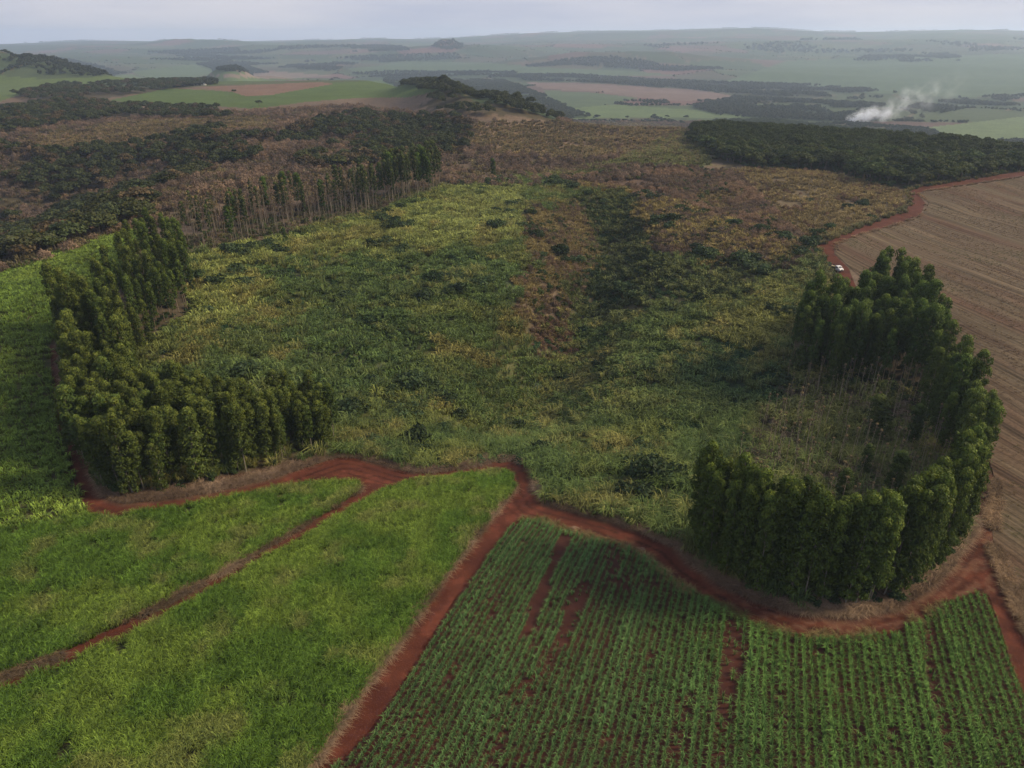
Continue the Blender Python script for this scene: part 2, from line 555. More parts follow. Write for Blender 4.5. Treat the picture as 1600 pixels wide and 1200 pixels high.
LAND = {   # cover in the near basin and on the plateau
    'basin': [(200, 560), (300, 490), (285, 400), (420, 375), (600, 330), (690, 295), (820, 275), (1000, 300), (1270, 385), (1310, 430), (1335, 470), (1325, 500), (1290, 530), (1238, 525), (1235, 560), (1500, 640), (1500, 840), (1250, 955),
              (1085, 880), (1060, 855), (960, 815), (850, 785), (834, 742), (800, 719), (740, 730), (640, 735), (560, 714), (515, 716), (165, 775), (110, 640), (90, 540)],
    'yellow': [(300, 404), (420, 380), (560, 350), (690, 300), (815, 285), (830, 320), (812, 370), (720, 385), (640, 402), (560, 412), (430, 425), (400, 470), (330, 520), (290, 525), (310, 470), (296, 440)],
    'dry': [(812, 330), (905, 312), (935, 380), (930, 430), (905, 470), (870, 530), (815, 525), (800, 460), (828, 400)],
    'gully': [(905, 305), (985, 300), (1010, 380), (1060, 420), (1000, 470), (900, 500), (930, 430), (935, 380)],
    'brownbush': [(870, 265), (1000, 258), (1150, 268), (1230, 350), (1275, 400), (1230, 425), (1080, 405), (1010, 395), (985, 300), (900, 300)],
    'tan': [(1040, 275), (1180, 262), (1310, 272), (1385, 292), (1412, 302), (1412, 322), (1400, 334), (1290, 370), (1255, 384), (1180, 350), (1060, 322)],
    'bushes': [(890, 430), (1010, 405), (1100, 412), (1285, 400), (1270, 440), (1150, 470), (1000, 500), (900, 520)],
    'tan_top': [(745, 194), (1010, 192), (1095, 205), (1060, 232), (900, 252), (770, 240), (700, 215)],
    'greenpatch': [(830, 276), (960, 252), (1060, 205), (1120, 235), (1110, 262), (1000, 264), (900, 284)],
    'hollow': [(385, 418), (520, 405), (640, 405), (760, 400), (830, 430), (800, 470), (700, 480), (560, 470), (440, 460)],
    'hollow_west': [(420, 500), (540, 480), (650, 500), (660, 560), (600, 620), (500, 640), (430, 600)],
    'pit': [(840, 500), (905, 510), (900, 560), (860, 575), (825, 550)],
    'creeper': [(1040, 560), (1150, 525), (1240, 590), (1230, 625), (1120, 645), (1045, 612)],
    'thin': [(1150, 730), (1230, 600), (1290, 598), (1430, 620), (1490, 740), (1400, 860), (1280, 900), (1180, 870), (1100, 810)],
    'tan_west': [(40, 215), (200, 190), (420, 182), (440, 200), (330, 212), (240, 235), (100, 240)],
    'grassy_east': [(1090, 480), (1220, 430), (1245, 470), (1235, 560), (1190, 590), (1130, 520)],
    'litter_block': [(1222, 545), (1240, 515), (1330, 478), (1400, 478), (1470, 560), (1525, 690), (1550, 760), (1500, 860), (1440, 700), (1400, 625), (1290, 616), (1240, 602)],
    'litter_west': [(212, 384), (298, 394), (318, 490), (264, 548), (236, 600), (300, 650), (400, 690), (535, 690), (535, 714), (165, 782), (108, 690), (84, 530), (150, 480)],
    'truck_verge': [(1245, 435), (1300, 430), (1330, 470), (1325, 500), (1290, 525), (1240, 520)],
}
FARM = {   # fields on the plateau and in the valley beyond
    'green_top': ([(170, 157), (262, 138), (330, 141), (420, 149), (520, 129), (600, 125), (690, 131), (686, 141), (640, 152), (560, 153), (480, 159), (400, 170), (340, 166), (250, 164)], (0.055, 0.082, 0.024)),
    'brown_top': ([(312, 136), (500, 128), (522, 131), (420, 149), (382, 150), (358, 142)], (0.125, 0.080, 0.058)),
    'green_west': ([(-200, 125), (0, 118), (60, 123), (140, 121), (205, 116), (250, 128), (150, 130), (60, 138), (0, 158), (-200, 190)], (0.066, 0.092, 0.032)),
    'green_mid': ([(205, 112), (300, 100), (325, 108), (420, 116), (485, 123), (330, 133), (240, 128)], (0.060, 0.084, 0.036)),
    'pink_mid': ([(315, 118), (440, 112), (520, 118), (440, 124)], (0.125, 0.098, 0.078)),
    'red_valley': ([(820, 128), (940, 131), (1090, 140), (1165, 153), (1060, 158), (1000, 152), (930, 143), (850, 139)], (0.112, 0.080, 0.068)),
    'green_valley': ([(850, 141), (930, 145), (1000, 153), (960, 162), (900, 170), (860, 160)], (0.056, 0.078, 0.040)),
    'green_lip': ([(860, 172), (960, 163), (1090, 172), (1180, 184), (1100, 184), (1000, 184), (900, 186)], (0.075, 0.105, 0.045)),
    'pale_east': ([(1440, 200), (1600, 182), (1700, 180), (1700, 222), (1520, 222)], (0.085, 0.115, 0.055)),
    'green_hill': ([(540, 108), (640, 96), (760, 98), (860, 106), (1000, 112), (1060, 118), (900, 119), (700, 117), (560, 115)], (0.056, 0.080, 0.042)),
    'green_slope_east': ([(1130, 128), (1230, 95), (1400, 88), (1700, 82), (1700, 150), (1480, 152), (1300, 142)], (0.054, 0.080, 0.042)),
}
WP = {k: wpoly(v) for k, v in LAND.items()}
FP = {k: (wpoly(v[0], 8), v[1]) for k, v in FARM.items()}
W_ROAD, W_UPPER = wpoly(ROAD_FULL, 8), wpoly(ROAD_UPPER, 6)
W_HILL, W_WEST, W_CENTRE, W_ROWS, W_STUB = (wpoly(p, 10) for p in (FIELD_HILL, FIELD_WEST, FIELD_CENTRE, FIELD_ROWS, STUBBLE))
W_WOODS = [wpoly(p) for p in WOODS]
W_RIDGE, W_PLANT = wpoly(RIDGE_WOOD), wpoly(PLANTATION)
W_INNER = wpoly(INNER, 10, closed=False)
W_SE = {k: wpoly(v) for k, v in STAND_EAST.items()}
W_SW = {k: wpoly(v) for k, v in STAND_WEST.items()}
W_FAR_ROW = wpoly(FAR_ROW)

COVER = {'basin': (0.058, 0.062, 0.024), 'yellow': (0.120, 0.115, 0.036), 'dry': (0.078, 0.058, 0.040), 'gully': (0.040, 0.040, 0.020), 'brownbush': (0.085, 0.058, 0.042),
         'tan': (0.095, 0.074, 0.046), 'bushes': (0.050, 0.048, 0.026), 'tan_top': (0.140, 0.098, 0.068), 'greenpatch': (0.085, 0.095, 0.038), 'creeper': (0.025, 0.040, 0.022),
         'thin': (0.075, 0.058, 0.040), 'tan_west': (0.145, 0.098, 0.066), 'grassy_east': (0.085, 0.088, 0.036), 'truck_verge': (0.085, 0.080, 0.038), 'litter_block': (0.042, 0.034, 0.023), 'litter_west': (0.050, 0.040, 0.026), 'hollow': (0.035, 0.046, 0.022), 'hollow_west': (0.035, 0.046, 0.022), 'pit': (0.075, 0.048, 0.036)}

PLATEAU = wpoly([(-150, 225), (60, 195), (300, 178), (420, 172), (560, 165), (690, 182), (740, 190), (1100, 190), (1090, 260), (900, 300), (690, 292), (560, 312), (330, 362), (228, 352), (100, 400), (-150, 480)])

# ------------------------------------------------------------------ terrain
azs = np.concatenate([np.linspace(-80, -41, 40), np.arange(-40, 40.01, 0.12), np.linspace(41, 80, 40)])
rad = np.geomspace(26, 14000, 470)
A, RR = np.meshgrid(np.radians(azs), rad)
GX, GY = RR * np.sin(A), RR * np.cos(A)
GZ = H(GX, GY)
na, nr = len(azs), len(rad)
x, y = GX.ravel(), GY.ravel()
D = np.hypot(x, y)
# land cover, looked up at several warped positions and averaged, so that borders run softly into each other
wa = np.clip(D / 60.0, 1, 9)
acc = 0
for rep_ in range(4):
    wx = x + (fbm(x / 14, y / 14, 41 + 100 * rep_, 3) - 0.5) * 5 * wa
    wy = y + (fbm(x / 14, y / 14, 51 + 100 * rep_, 3) - 0.5) * 5 * wa
    col = np.tile(np.array([0.098, 0.072, 0.052]), (len(x), 1))
    rd = (1 - sm(150, 185, D))[:, None]
    col = col * (1 - rd) + rd * np.array([0.060, 0.019, 0.013])
    col *= (0.75 + 0.5 * fbm(x / 60, y / 60, 5, 3))[:, None]
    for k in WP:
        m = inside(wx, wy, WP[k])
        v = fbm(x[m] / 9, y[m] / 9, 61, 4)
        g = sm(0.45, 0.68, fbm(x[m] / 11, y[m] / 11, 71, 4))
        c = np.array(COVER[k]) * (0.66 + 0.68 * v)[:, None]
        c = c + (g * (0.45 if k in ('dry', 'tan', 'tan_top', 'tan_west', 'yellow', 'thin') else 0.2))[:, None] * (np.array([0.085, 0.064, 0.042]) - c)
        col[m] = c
    acc = acc + col
col = acc / 4
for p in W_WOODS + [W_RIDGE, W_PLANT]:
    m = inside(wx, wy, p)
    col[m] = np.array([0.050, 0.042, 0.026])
# beyond the plateau: a patchwork of fields
far = D > 760 + 700 * sm(0.04, 0.2, -x / np.maximum(y, 1))
fx, fy = x[far] + 260 * (fbm(x[far] / 700, y[far] / 700, 81, 3) - 0.5), y[far] + 260 * (fbm(x[far] / 700, y[far] / 700, 91, 3) - 0.5)
cs = 330.0
best = np.full(len(fx), 1e18)
second = best.copy()
cid = np.zeros(len(fx))
ix, iy = np.floor(fx / cs), np.floor(fy / (cs * 1.3))
for i in (-1, 0, 1):
    for j in (-1, 0, 1):
        jx, jy = ix + i, iy + j
        sx, sy = (jx + 0.1 + 0.8 * _hash(jx, jy, 5)) * cs, (jy + 0.1 + 0.8 * _hash(jx, jy, 6)) * cs * 1.3
        d = np.hypot(fx - sx, (fy - sy) / 1.3)
        idv = _hash(jx, jy, 7)
        up = d < best
        second = np.where(up, best, np.minimum(second, d))
        cid = np.where(up, idv, cid)
        best = np.where(up, d, best)
pal = np.array([[0.066, 0.105, 0.042], [0.082, 0.122, 0.050], [0.058, 0.092, 0.038], [0.100, 0.130, 0.058], [0.074, 0.112, 0.045], [0.062, 0.098, 0.044], [0.165, 0.110, 0.080], [0.090, 0.095, 0.050], [0.130, 0.100, 0.070]])
cf = pal[(cid * 8.99).astype(int)] * np.array([0.60, 0.54, 0.66])
cf = cf * (0.85 + 0.3 * fbm(fx / 40, fy / 40, 15, 3))[:, None]
wood = (fbm(x[far] / 520, y[far] / 300, 95, 3) > 0.60) & (D[far] > 2600)
cf = np.where(wood[:, None], np.array([0.040, 0.048, 0.028]), cf)
edge_f = (second - best) < 7
cf = np.where(edge_f[:, None], np.array([0.085, 0.070, 0.045]), cf)
col[far] = cf
far_flag = np.zeros(len(x), bool)
far_flag[far] = True

# faces; farm fields become objects of their own cut from the same grid
i0 = (np.arange(nr - 1)[:, None] * na + np.arange(na - 1)[None, :]).ravel()
Q = np.stack([i0, i0 + 1, i0 + na + 1, i0 + na], 1)
cxq, cyq = x[Q].mean(1), y[Q].mean(1)
owner = np.zeros(len(Q), int)
for n, (k, (p, c)) in enumerate(FP.items()):
    owner[inside(cxq, cyq, p)] = n + 1

def ground_mat(name):
    m, t, o = new_mat(name)
    a = N(t, 'ShaderNodeAttribute', attribute_name='col')
    g = N(t, 'ShaderNodeNewGeometry')
    n1 = N(t, 'ShaderNodeTexNoise', i_Scale=0.35, i_Detail=8.0, i_Roughness=0.7)
    t.links.new(g.outputs['Position'], n1.inputs['Vector'])
    mr = N(t, 'ShaderNodeMapRange')
    mr.inputs['From Min'].default_value, mr.inputs['From Max'].default_value = 0.3, 0.7
    mr.inputs['To Min'].default_value, mr.inputs['To Max'].default_value = 0.55, 1.4
    t.links.new(n1.outputs['Fac'], mr.inputs['Value'])
    cm = N(t, 'ShaderNodeCombineColor')
    for i in range(3):
        t.links.new(mr.outputs[0], cm.inputs[i])
    c = mulcol(t, a.outputs['Color'], cm.outputs[0])
    p = N(t, 'ShaderNodeBsdfPrincipled')
    p.inputs['Roughness'].default_value = 0.95
    p.inputs['Specular IOR Level'].default_value = 0.05
    t.links.new(c, p.inputs['Base Color'])
    t.links.new(p.outputs[0], o.inputs['Surface'])
    return m
GROUND = ground_mat('ground_cover')

V = np.stack([x, y, GZ.ravel()], 1)
def submesh(name, mask, cols):
    q = Q[mask]
    used, inv = np.unique(q, return_inverse=True)
    return mesh_from(name, V[used], inv.reshape(-1, 4), cols[used], True, GROUND)
tag(link('ground', submesh('ground', owner == 0, col)), kind='structure')
for n, (k, (p, c)) in enumerate(FP.items()):
    msk = owner == n + 1
    if msk.sum() < 3:
        continue
    cc = np.array(c) * (0.82 + 0.36 * fbm(x / 30, y / 12, 100 + n, 3))[:, None]
    nm = 'ploughed_field' if c[0] > c[1] else 'cane_field'
    tag(link(nm, submesh(nm, msk, cc)), kind='structure')

# ------------------------------------------------------------------ sheets laid on the near ground
def sheet(name, poly, spacing, off, mat, shade=None, ridges=None):
    lo, hi = poly.min(0), poly.max(0)
    ix, iy = fill_points(poly, spacing, 0.5)
    d = dist_line(ix, iy, np.vstack([poly, poly[:1]]))
    keep = d > spacing * 0.35
    pts = np.vstack([poly, np.stack([ix[keep], iy[keep]], 1)])
    n = len(poly)
    vs, es, fs, *_ = delaunay_2d_cdt([Vector(p) for p in pts], [(i, (i + 1) % n) for i in range(n)], [], 1, 1e-5)
    P = np.array([tuple(v) for v in vs])
    z = H(P[:, 0], P[:, 1]) + off
    if ridges is not None:
        z = z + ridges(P[:, 0], P[:, 1])
    cols = np.ones((len(P), 3)) if shade is None else shade(P[:, 0], P[:, 1])
    me = mesh_from(name, np.column_stack([P, z]), np.array([tuple(f) for f in fs]), cols, True, mat)
    # all faces look up
    nz_ = np.zeros(len(me.polygons) * 3)
    me.polygons.foreach_get('normal', nz_)
    if nz_.reshape(-1, 3)[:, 2].mean() < 0:
        me.flip_normals()
    return tag(link(name, me), kind='structure')

RED = soil_mat('red_earth', (0.047, 0.0135, 0.0085), (0.074, 0.0225, 0.0125), (0.105, 0.043, 0.027), 0.3, attr='col')
RED_FIELD = soil_mat('field_earth', (0.036, 0.014, 0.011), (0.056, 0.020, 0.014), (0.07, 0.032, 0.023), 0.3, attr='col')
CANE_EARTH = soil_mat('cane_litter', (0.040, 0.045, 0.018), (0.070, 0.060, 0.028), (0.09, 0.075, 0.04), 0.5, attr='col')

def road_shade(x, y):
    d = dist_line(x, y, W_INNER)
    k = 1 + 0.0 * d
    wv = 1.2 * fbm(x / 14, y / 14, 7, 2)
    ruts = -0.52 * np.exp(-(((d + wv - 3.4) % 2.1 - 1.0) / 0.28) ** 2) * (d > 1.6) * (d < 9.5) * (0.5 + fbm(x / 6, y / 6, 17, 2))
    ruts = ruts + 0.45 * sm(0.58, 0.72, fbm(x / 3, y / 3, 19, 3))
    c = np.stack([1 + ruts, 1 + ruts, 1 + ruts], 1)
    v = np.clip((2.3 - d) / 2.0, 0, 1) * sm(0.35, 0.6, fbm(x / 5, y / 5, 9, 3))
    c = c * (1 - v)[:, None] + v[:, None] * np.array([1.45, 2.9, 3.2])
    # pale straw swept into lines on the eastern bend
    e = sm(28, 40, x) * sm(0.52, 0.62, fbm(d * 1.6, np.arctan2(x - 45, y - 95) * 9, 23, 3)) * (d < 7)
    c = c * (1 - 0.6 * e)[:, None] + 0.6 * e[:, None] * np.array([1.9, 3.2, 3.4])
    return c

sheet('dirt_road', W_ROAD, 0.55, 0.10, RED, road_shade)
sheet('dirt_road', W_UPPER, 2.0, 0.16, RED)
sheet('field_soil', W_WEST, 2.6, 0.06, CANE_EARTH)
sheet('field_soil', W_CENTRE, 2.2, 0.06, CANE_EARTH)
sheet('field_soil', W_HILL, 4.0, 0.08, CANE_EARTH)
ROW_DIR = np.array([0.335, 0.942])
ROW_DIR /= np.linalg.norm(ROW_DIR)
ROW_PERP = np.array([ROW_DIR[1], -ROW_DIR[0]])
sheet('field_soil', W_ROWS, 1.6, 0.06, RED_FIELD)

# harvested field: low windrows left by the rows, modelled as ridges plus straw coloured bands
ST_DIR = np.array([-0.165, 0.986])
ST_PERP = np.array([0.986, 0.165])
def stubble_mat():
    m, t, o = new_mat('stubble_earth')
    g = N(t, 'ShaderNodeNewGeometry')
    dp = N(t, 'ShaderNodeVectorMath', operation='DOT_PRODUCT')
    dp.inputs[1].default_value = (ST_PERP[0], ST_PERP[1], 0)
    t.links.new(g.outputs['Position'], dp.inputs[0])
    da = N(t, 'ShaderNodeVectorMath', operation='DOT_PRODUCT')
    da.inputs[1].default_value = (ST_DIR[0], ST_DIR[1], 0)
    t.links.new(g.outputs['Position'], da.inputs[0])
    warp = N(t, 'ShaderNodeTexNoise', i_Scale=0.03, i_Detail=2.0)
    t.links.new(g.outputs['Position'], warp.inputs['Vector'])
    ad = N(t, 'ShaderNodeMath', operation='MULTIPLY_ADD')
    t.links.new(warp.outputs['Fac'], ad.inputs[0])
    ad.inputs[1].default_value = 1.2
    t.links.new(dp.outputs['Value'], ad.inputs[2])
    def comb(fx, fy):
        c = N(t, 'ShaderNodeCombineXYZ')
        for src, f, i in ((ad.outputs[0], fx, 0), (da.outputs['Value'], fy, 1)):
            mu = N(t, 'ShaderNodeMath', operation='MULTIPLY')
            t.links.new(src, mu.inputs[0])
            mu.inputs[1].default_value = f
            t.links.new(mu.outputs[0], c.inputs[i])
        return c.outputs[0]
    n1 = N(t, 'ShaderNodeTexNoise', i_Scale=1.0, i_Detail=3.0)
    t.links.new(comb(0.95, 0.012), n1.inputs['Vector'])
    n2 = N(t, 'ShaderNodeTexNoise', i_Scale=1.0, i_Detail=4.0)
    t.links.new(comb(0.11, 0.004), n2.inputs['Vector'])
    n3 = N(t, 'ShaderNodeTexNoise', i_Scale=1.4, i_Detail=6.0, i_Roughness=0.7)
    t.links.new(g.outputs['Position'], n3.inputs['Vector'])
    r2 = N(t, 'ShaderNodeValToRGB')
    e = r2.color_ramp.elements
    e[0].position, e[0].color = 0.32, (0.076, 0.046, 0.031, 1)
    e[1].position, e[1].color = 0.66, (0.092, 0.073, 0.047, 1)
    k = e.new(0.5)
    k.color = (0.085, 0.062, 0.041, 1)
    t.links.new(n2.outputs['Fac'], r2.inputs['Fac'])
    def rng_(src, a, b, lo, hi):
        q = N(t, 'ShaderNodeMapRange')
        q.inputs['From Min'].default_value, q.inputs['From Max'].default_value = a, b
        q.inputs['To Min'].default_value, q.inputs['To Max'].default_value = lo, hi
        t.links.new(src, q.inputs['Value'])
        c = N(t, 'ShaderNodeCombineColor')
        for i in range(3):
            t.links.new(q.outputs[0], c.inputs[i])
        return c.outputs[0]
    c = mulcol(t, r2.outputs['Color'], rng_(n1.outputs['Fac'], 0.32, 0.64, 0.40, 1.32))
    c = mulcol(t, c, rng_(n3.outputs['Fac'], 0.3, 0.7, 0.7, 1.3))
    p = N(t, 'ShaderNodeBsdfPrincipled')
    p.inputs['Roughness'].default_value = 0.95
    p.inputs['Specular IOR Level'].default_value = 0.05
    t.links.new(c, p.inputs['Base Color'])
    b = N(t, 'ShaderNodeBump')
    b.inputs['Strength'].default_value = 0.35
    b.inputs['Distance'].default_value = 0.25
    t.links.new(n1.outputs['Fac'], b.inputs['Height'])
    t.links.new(b.outputs['Normal'], p.inputs['Normal'])
    t.links.new(p.outputs[0], o.inputs['Surface'])
    return m
sheet('stubble_field', W_STUB, 4.0, 0.14, stubble_mat())

# ------------------------------------------------------------------ masses of plants (geometry nodes instances, kind = stuff)
PROTO = {}
def proto_collection(key, meshes):
    c = bpy.data.collections.new('source_' + key)
    for i, me in enumerate(meshes):
        c.objects.link(bpy.data.objects.new('source_%s_%02d' % (key, i), me))
    PROTO[key] = (c, len(meshes))

def mass(name, key, x, y, scale, tint, label=None, zoff=0.0, zscale=None, tilt=0.06, zrot=None):
    n = len(x)
    if n == 0:
        return None
    c, nv = PROTO[key]
    me = bpy.data.meshes.new(name)
    z = H(x, y) + zoff
    me.vertices.add(n)
    me.vertices.foreach_set('co', np.column_stack([x, y, z]).astype(np.float32).ravel())
    rot = np.column_stack([rng.normal(0, tilt, n), rng.normal(0, tilt, n), rng.uniform(0, 2 * math.pi, n) if zrot is None else zrot])
    s = np.asarray(scale, float) * np.ones(n)
    zs = s if zscale is None else s * zscale
    for nm, ty, arr, fld in (('rot', 'FLOAT_VECTOR', rot, 'vector'), ('scl', 'FLOAT_VECTOR', np.column_stack([s, s, zs]), 'vector'),
                             ('pidx', 'INT', rng.integers(0, nv, n), 'value')):
        a = me.attributes.new(nm, ty, 'POINT')
        a.data.foreach_set(fld, arr.astype(np.int32 if ty == 'INT' else np.float32).ravel())
    a = me.attributes.new('tint', 'FLOAT_COLOR', 'POINT')
    tt = np.ones((n, 4), np.float32)
    tt[:, :3] = tint
    a.data.foreach_set('color', tt.ravel())
    o = link(name, me)
    g = bpy.data.node_groups.new(name, 'GeometryNodeTree')
    g.interface.new_socket('Geometry', in_out='INPUT', socket_type='NodeSocketGeometry')
    g.interface.new_socket('Geometry', in_out='OUTPUT', socket_type='NodeSocketGeometry')
    gi, go = g.nodes.new('NodeGroupInput'), g.nodes.new('NodeGroupOutput')
    ip = g.nodes.new('GeometryNodeInstanceOnPoints')
    ci = g.nodes.new('GeometryNodeCollectionInfo')
    ci.inputs['Collection'].default_value = c
    ci.inputs['Separate Children'].default_value = True
    ci.inputs['Reset Children'].default_value = True
    def na_(nm, ty):
        q = g.nodes.new('GeometryNodeInputNamedAttribute')
        q.data_type = ty
        q.inputs['Name'].default_value = nm
        return q.outputs['Attribute']
    er = g.nodes.new('FunctionNodeEulerToRotation')
    g.links.new(na_('rot', 'FLOAT_VECTOR'), er.inputs[0])
    g.links.new(gi.outputs[0], ip.inputs['Points'])
    g.links.new(ci.outputs[0], ip.inputs['Instance'])
    ip.inputs['Pick Instance'].default_value = True
    g.links.new(na_('pidx', 'INT'), ip.inputs['Instance Index'])
    g.links.new(er.outputs[0], ip.inputs['Rotation'])
    g.links.new(na_('scl', 'FLOAT_VECTOR'), ip.inputs['Scale'])
    g.links.new(ip.outputs[0], go.inputs[0])
    md = o.modifiers.new('scatter', 'NODES')
    md.node_group = g
    tag(o, label, None, None, 'stuff')
    return o

def grass_proto(n, spread, h, wid, base, tip, lean, curl):
    b = Build()
    b.blades(n, spread, h, wid, base, tip, lean, curl, 0.42)
    return b.mesh('grass', LEAF_S)

proto_collection('cane', [grass_proto(40, 0.46, 1.3, 0.060, (0.036, 0.050, 0.014), (0.108, 0.180, 0.031), 0.34, 0.6) for _ in range(6)])
proto_collection('cane_far', [grass_proto(34, 1.3, 1.9, 0.22, (0.045, 0.060, 0.018), (0.085, 0.150, 0.028), 0.40, 0.6) for _ in range(5)])
proto_collection('tall_grass', [grass_proto(40, 0.8, 2.1, 0.11, (0.060, 0.060, 0.026), (0.125, 0.135, 0.052), 0.45, 0.6) for _ in range(6)])
proto_collection('tall_grass_far', [grass_proto(30, 1.3, 2.1, 0.24, (0.070, 0.066, 0.030), (0.130, 0.135, 0.052), 0.40, 0.5) for _ in range(5)])
proto_collection('straw', [grass_proto(30, 0.45, 0.75, 0.06, (0.16, 0.115, 0.075), (0.27, 0.205, 0.14), 0.9, 0.9) for _ in range(4)])

def shrub_proto(nl, r, h, L, W, base, n=60, mat=None):
    b = Build()
    for _ in range(nl):
        a, q = rng.uniform(0, 2 * math.pi), r * 0.75 * math.sqrt(rng.random())
        zz = h * rng.uniform(0.35, 0.85) * (1 - 0.4 * q / r)
        b.lobe((q * math.cos(a), q * math.sin(a), zz), r * rng.uniform(0.3, 0.5), n, L, W, base, 0.3, 0.8, 0.1)
    b.tube([(0, 0, -0.2), (0.05, 0.02, h * 0.3), (0.1, 0.05, h * 0.6)], [0.12, 0.09, 0.03], (0.09, 0.07, 0.05), 5)
    return b.mesh('shrub', mat or LEAF_S)

def twig_proto(r, h, n, base, mat):
    """A leafless bush: fine upright twigs from a few stems."""
    b = Build()
    for _ in range(5):
        a = rng.uniform(0, 2 * math.pi)
        e = np.array([math.cos(a) * r * 0.6, math.sin(a) * r * 0.6, h * rng.uniform(0.6, 0.9)])
        b.tube([(0, 0, -0.2), e * 0.5 + np.array([0, 0, 0.1]), e], [0.07, 0.05, 0.02], np.array(base) * 1.2, 4)
    d = rng.normal(size=(n, 3))
    d /= np.linalg.norm(d, axis=1, keepdims=True)
    d[:, 2] = np.abs(d[:, 2])
    P = d * np.array([r, r, h]) * (rng.uniform(0.35, 1.0, n) ** 0.6)[:, None]
    nn = rng.normal(size=(n, 3))
    nn[:, 2] += 0.3
    nn /= np.linalg.norm(nn, axis=1, keepdims=True)
    k = rng.uniform(0.65, 1.35, (n, 1))
    b.cards(P, nn, 0.75 * r / 1.5, 0.16 * r / 1.5, np.array(base) * k, -0.5)
    return b.mesh('bush', mat)

proto_collection('shrub', [shrub_proto(8, 1.4, 1.9, 0.42, 0.26, (0.045, 0.070, 0.026)) for _ in range(5)])
proto_collection('creeper', [shrub_proto(9, 1.8, 0.9, 0.45, 0.36, (0.036, 0.068, 0.032)) for _ in range(4)])
proto_collection('bare_bush', [twig_proto(1.6, 2.3, 230, (0.140, 0.112, 0.085), LEAF_S) for _ in range(5)])

# --- cane on the hillside and in the two fields in front
def patchy(x, y, a, b, s1, s2, seed, thr=(0.42, 0.62)):
    f = sm(thr[0], thr[1], fbm(x / s1, y / s1, seed, 3))[:, None]
    g = fbm(x / s2, y / s2, seed + 7, 2)[:, None]
    return (np.array(a) * (1 - f) + np.array(b) * f) * (0.72 + 0.56 * g) * rng.uniform(0.85, 1.15, (len(x), 1))

for poly, sp in ((W_WEST, 0.60), (W_CENTRE, 0.54)):
    px_, py_ = fill_points(poly, sp, 1.0)
    k = in_view(px_, py_, 0.10)
    px_, py_ = px_[k], py_[k]
    gap = fbm(px_ / 2.0, py_ / 2.0, 201, 3)
    k = rng.random(len(px_)) > sm(0.58, 0.70, gap) * 0.85
    px_, py_ = px_[k], py_[k]
    tn = patchy(px_, py_, (0.80, 0.86, 0.74), (1.26, 1.13, 1.02), 9, 2.5, 211)
    dry = sm(0.60, 0.72, fbm(px_ / 6, py_ / 6, 231, 3))[:, None] * 0.7
    tn = tn * (1 - dry) + dry * np.array([1.75, 1.15, 1.9])
    mass('sugar_cane', 'cane', px_, py_, rng.uniform(0.75, 1.2, len(px_)), tn, 'tall leafy green sugar cane covering the field beside the red road')
px_, py_ = fill_points(W_HILL, 1.7, 1.0)
k = in_view(px_, py_, 0.12)
px_, py_ = px_[k], py_[k]
tn = patchy(px_, py_, (1.40, 1.26, 1.1), (1.95, 1.60, 1.45), 26, 6, 241)
mass('sugar_cane', 'cane_far', px_, py_, rng.uniform(0.55, 0.85, len(px_)), tn, 'fresh green cane on the rounded hillside left of the eucalyptus')

# --- young cane in rows: the nearest plants one by one, the rest as a mass
def young_mesh(mat):
    b = Build()
    b.blades(13, 0.12, 0.74, 0.05, (0.036, 0.062, 0.022), (0.108, 0.190, 0.052), 0.33, 0.8, 0.40, 0.4)
    return b.mesh('young_cane', mat)
proto_collection('young', [young_mesh(LEAF_S) for _ in range(8)])
lo_u = (W_ROWS @ ROW_PERP).min()
hi_u = (W_ROWS @ ROW_PERP).max()
lo_v = (W_ROWS @ ROW_DIR).min()
hi_v = (W_ROWS @ ROW_DIR).max()
us = np.arange(lo_u, hi_u, 1.0)
vs_ = np.arange(lo_v, hi_v, 0.30)
UU, VV = np.meshgrid(us, vs_)
UU = UU.ravel()
VV = VV.ravel() + rng.uniform(-0.15, 0.15, UU.size)
wob = 0.25 * np.sin(VV / 17 + UU * 0.02)
UU = UU + wob + rng.normal(0, 0.045, UU.size)
yx, yy = (UU[:, None] * ROW_PERP + VV[:, None] * ROW_DIR).T
k = inside(yx, yy, W_ROWS)
yx, yy, UU, VV = yx[k], yy[k], UU[k], VV[k]
GAPS = [([(878, 838), (892, 840), (856, 925), (832, 985), (808, 1010), (826, 960), (850, 900)], 1.0),
        ([(905, 908), (925, 912), (902, 975), (872, 1010), (880, 960)], 0.85), ([(880, 985), (900, 990), (850, 1060), (800, 1130), (780, 1200), (760, 1200), (800, 1100)], 0.6),
        ([(1138, 962), (1168, 975), (1160, 1050), (1142, 1130), (1120, 1170), (1126, 1080)], 0.75), ([(1440, 985), (1452, 985), (1470, 1080), (1490, 1200), (1476, 1200)], 0.7),
        ([(955, 850), (975, 858), (960, 900), (940, 900)], 0.5), ([(960, 880), (1040, 905), (1010, 930), (950, 915)], 0.45), ([(1060, 1100), (1075, 1100), (1060, 1190), (1045, 1190)], 0.4)]
keep = np.ones(len(yx), bool)
for g, pr in GAPS:
    keep &= ~(inside(yx, yy, wpoly(g)) & (rng.random(len(yx)) < pr))
keep &= rng.random(len(yx)) > sm(0.62, 0.80, fbm(UU / 1.1, VV / 7, 301, 3)) * 0.35
yx, yy, VV, UU = yx[keep], yy[keep], VV[keep], UU[keep]
row_v = _hash(np.round(UU), np.zeros(len(UU)), 9)
ysz = (0.84 + 0.35 * fbm(yx / 11, yy / 11, 311, 3)) * rng.uniform(0.8, 1.2, len(yx)) * (0.85 + 0.3 * row_v)
east = sm(10, 45, yx)
tn_a = np.array([0.86, 0.90, 1.05]) * (1 - east)[:, None] + np.array([0.95, 1.02, 0.85]) * east[:, None]
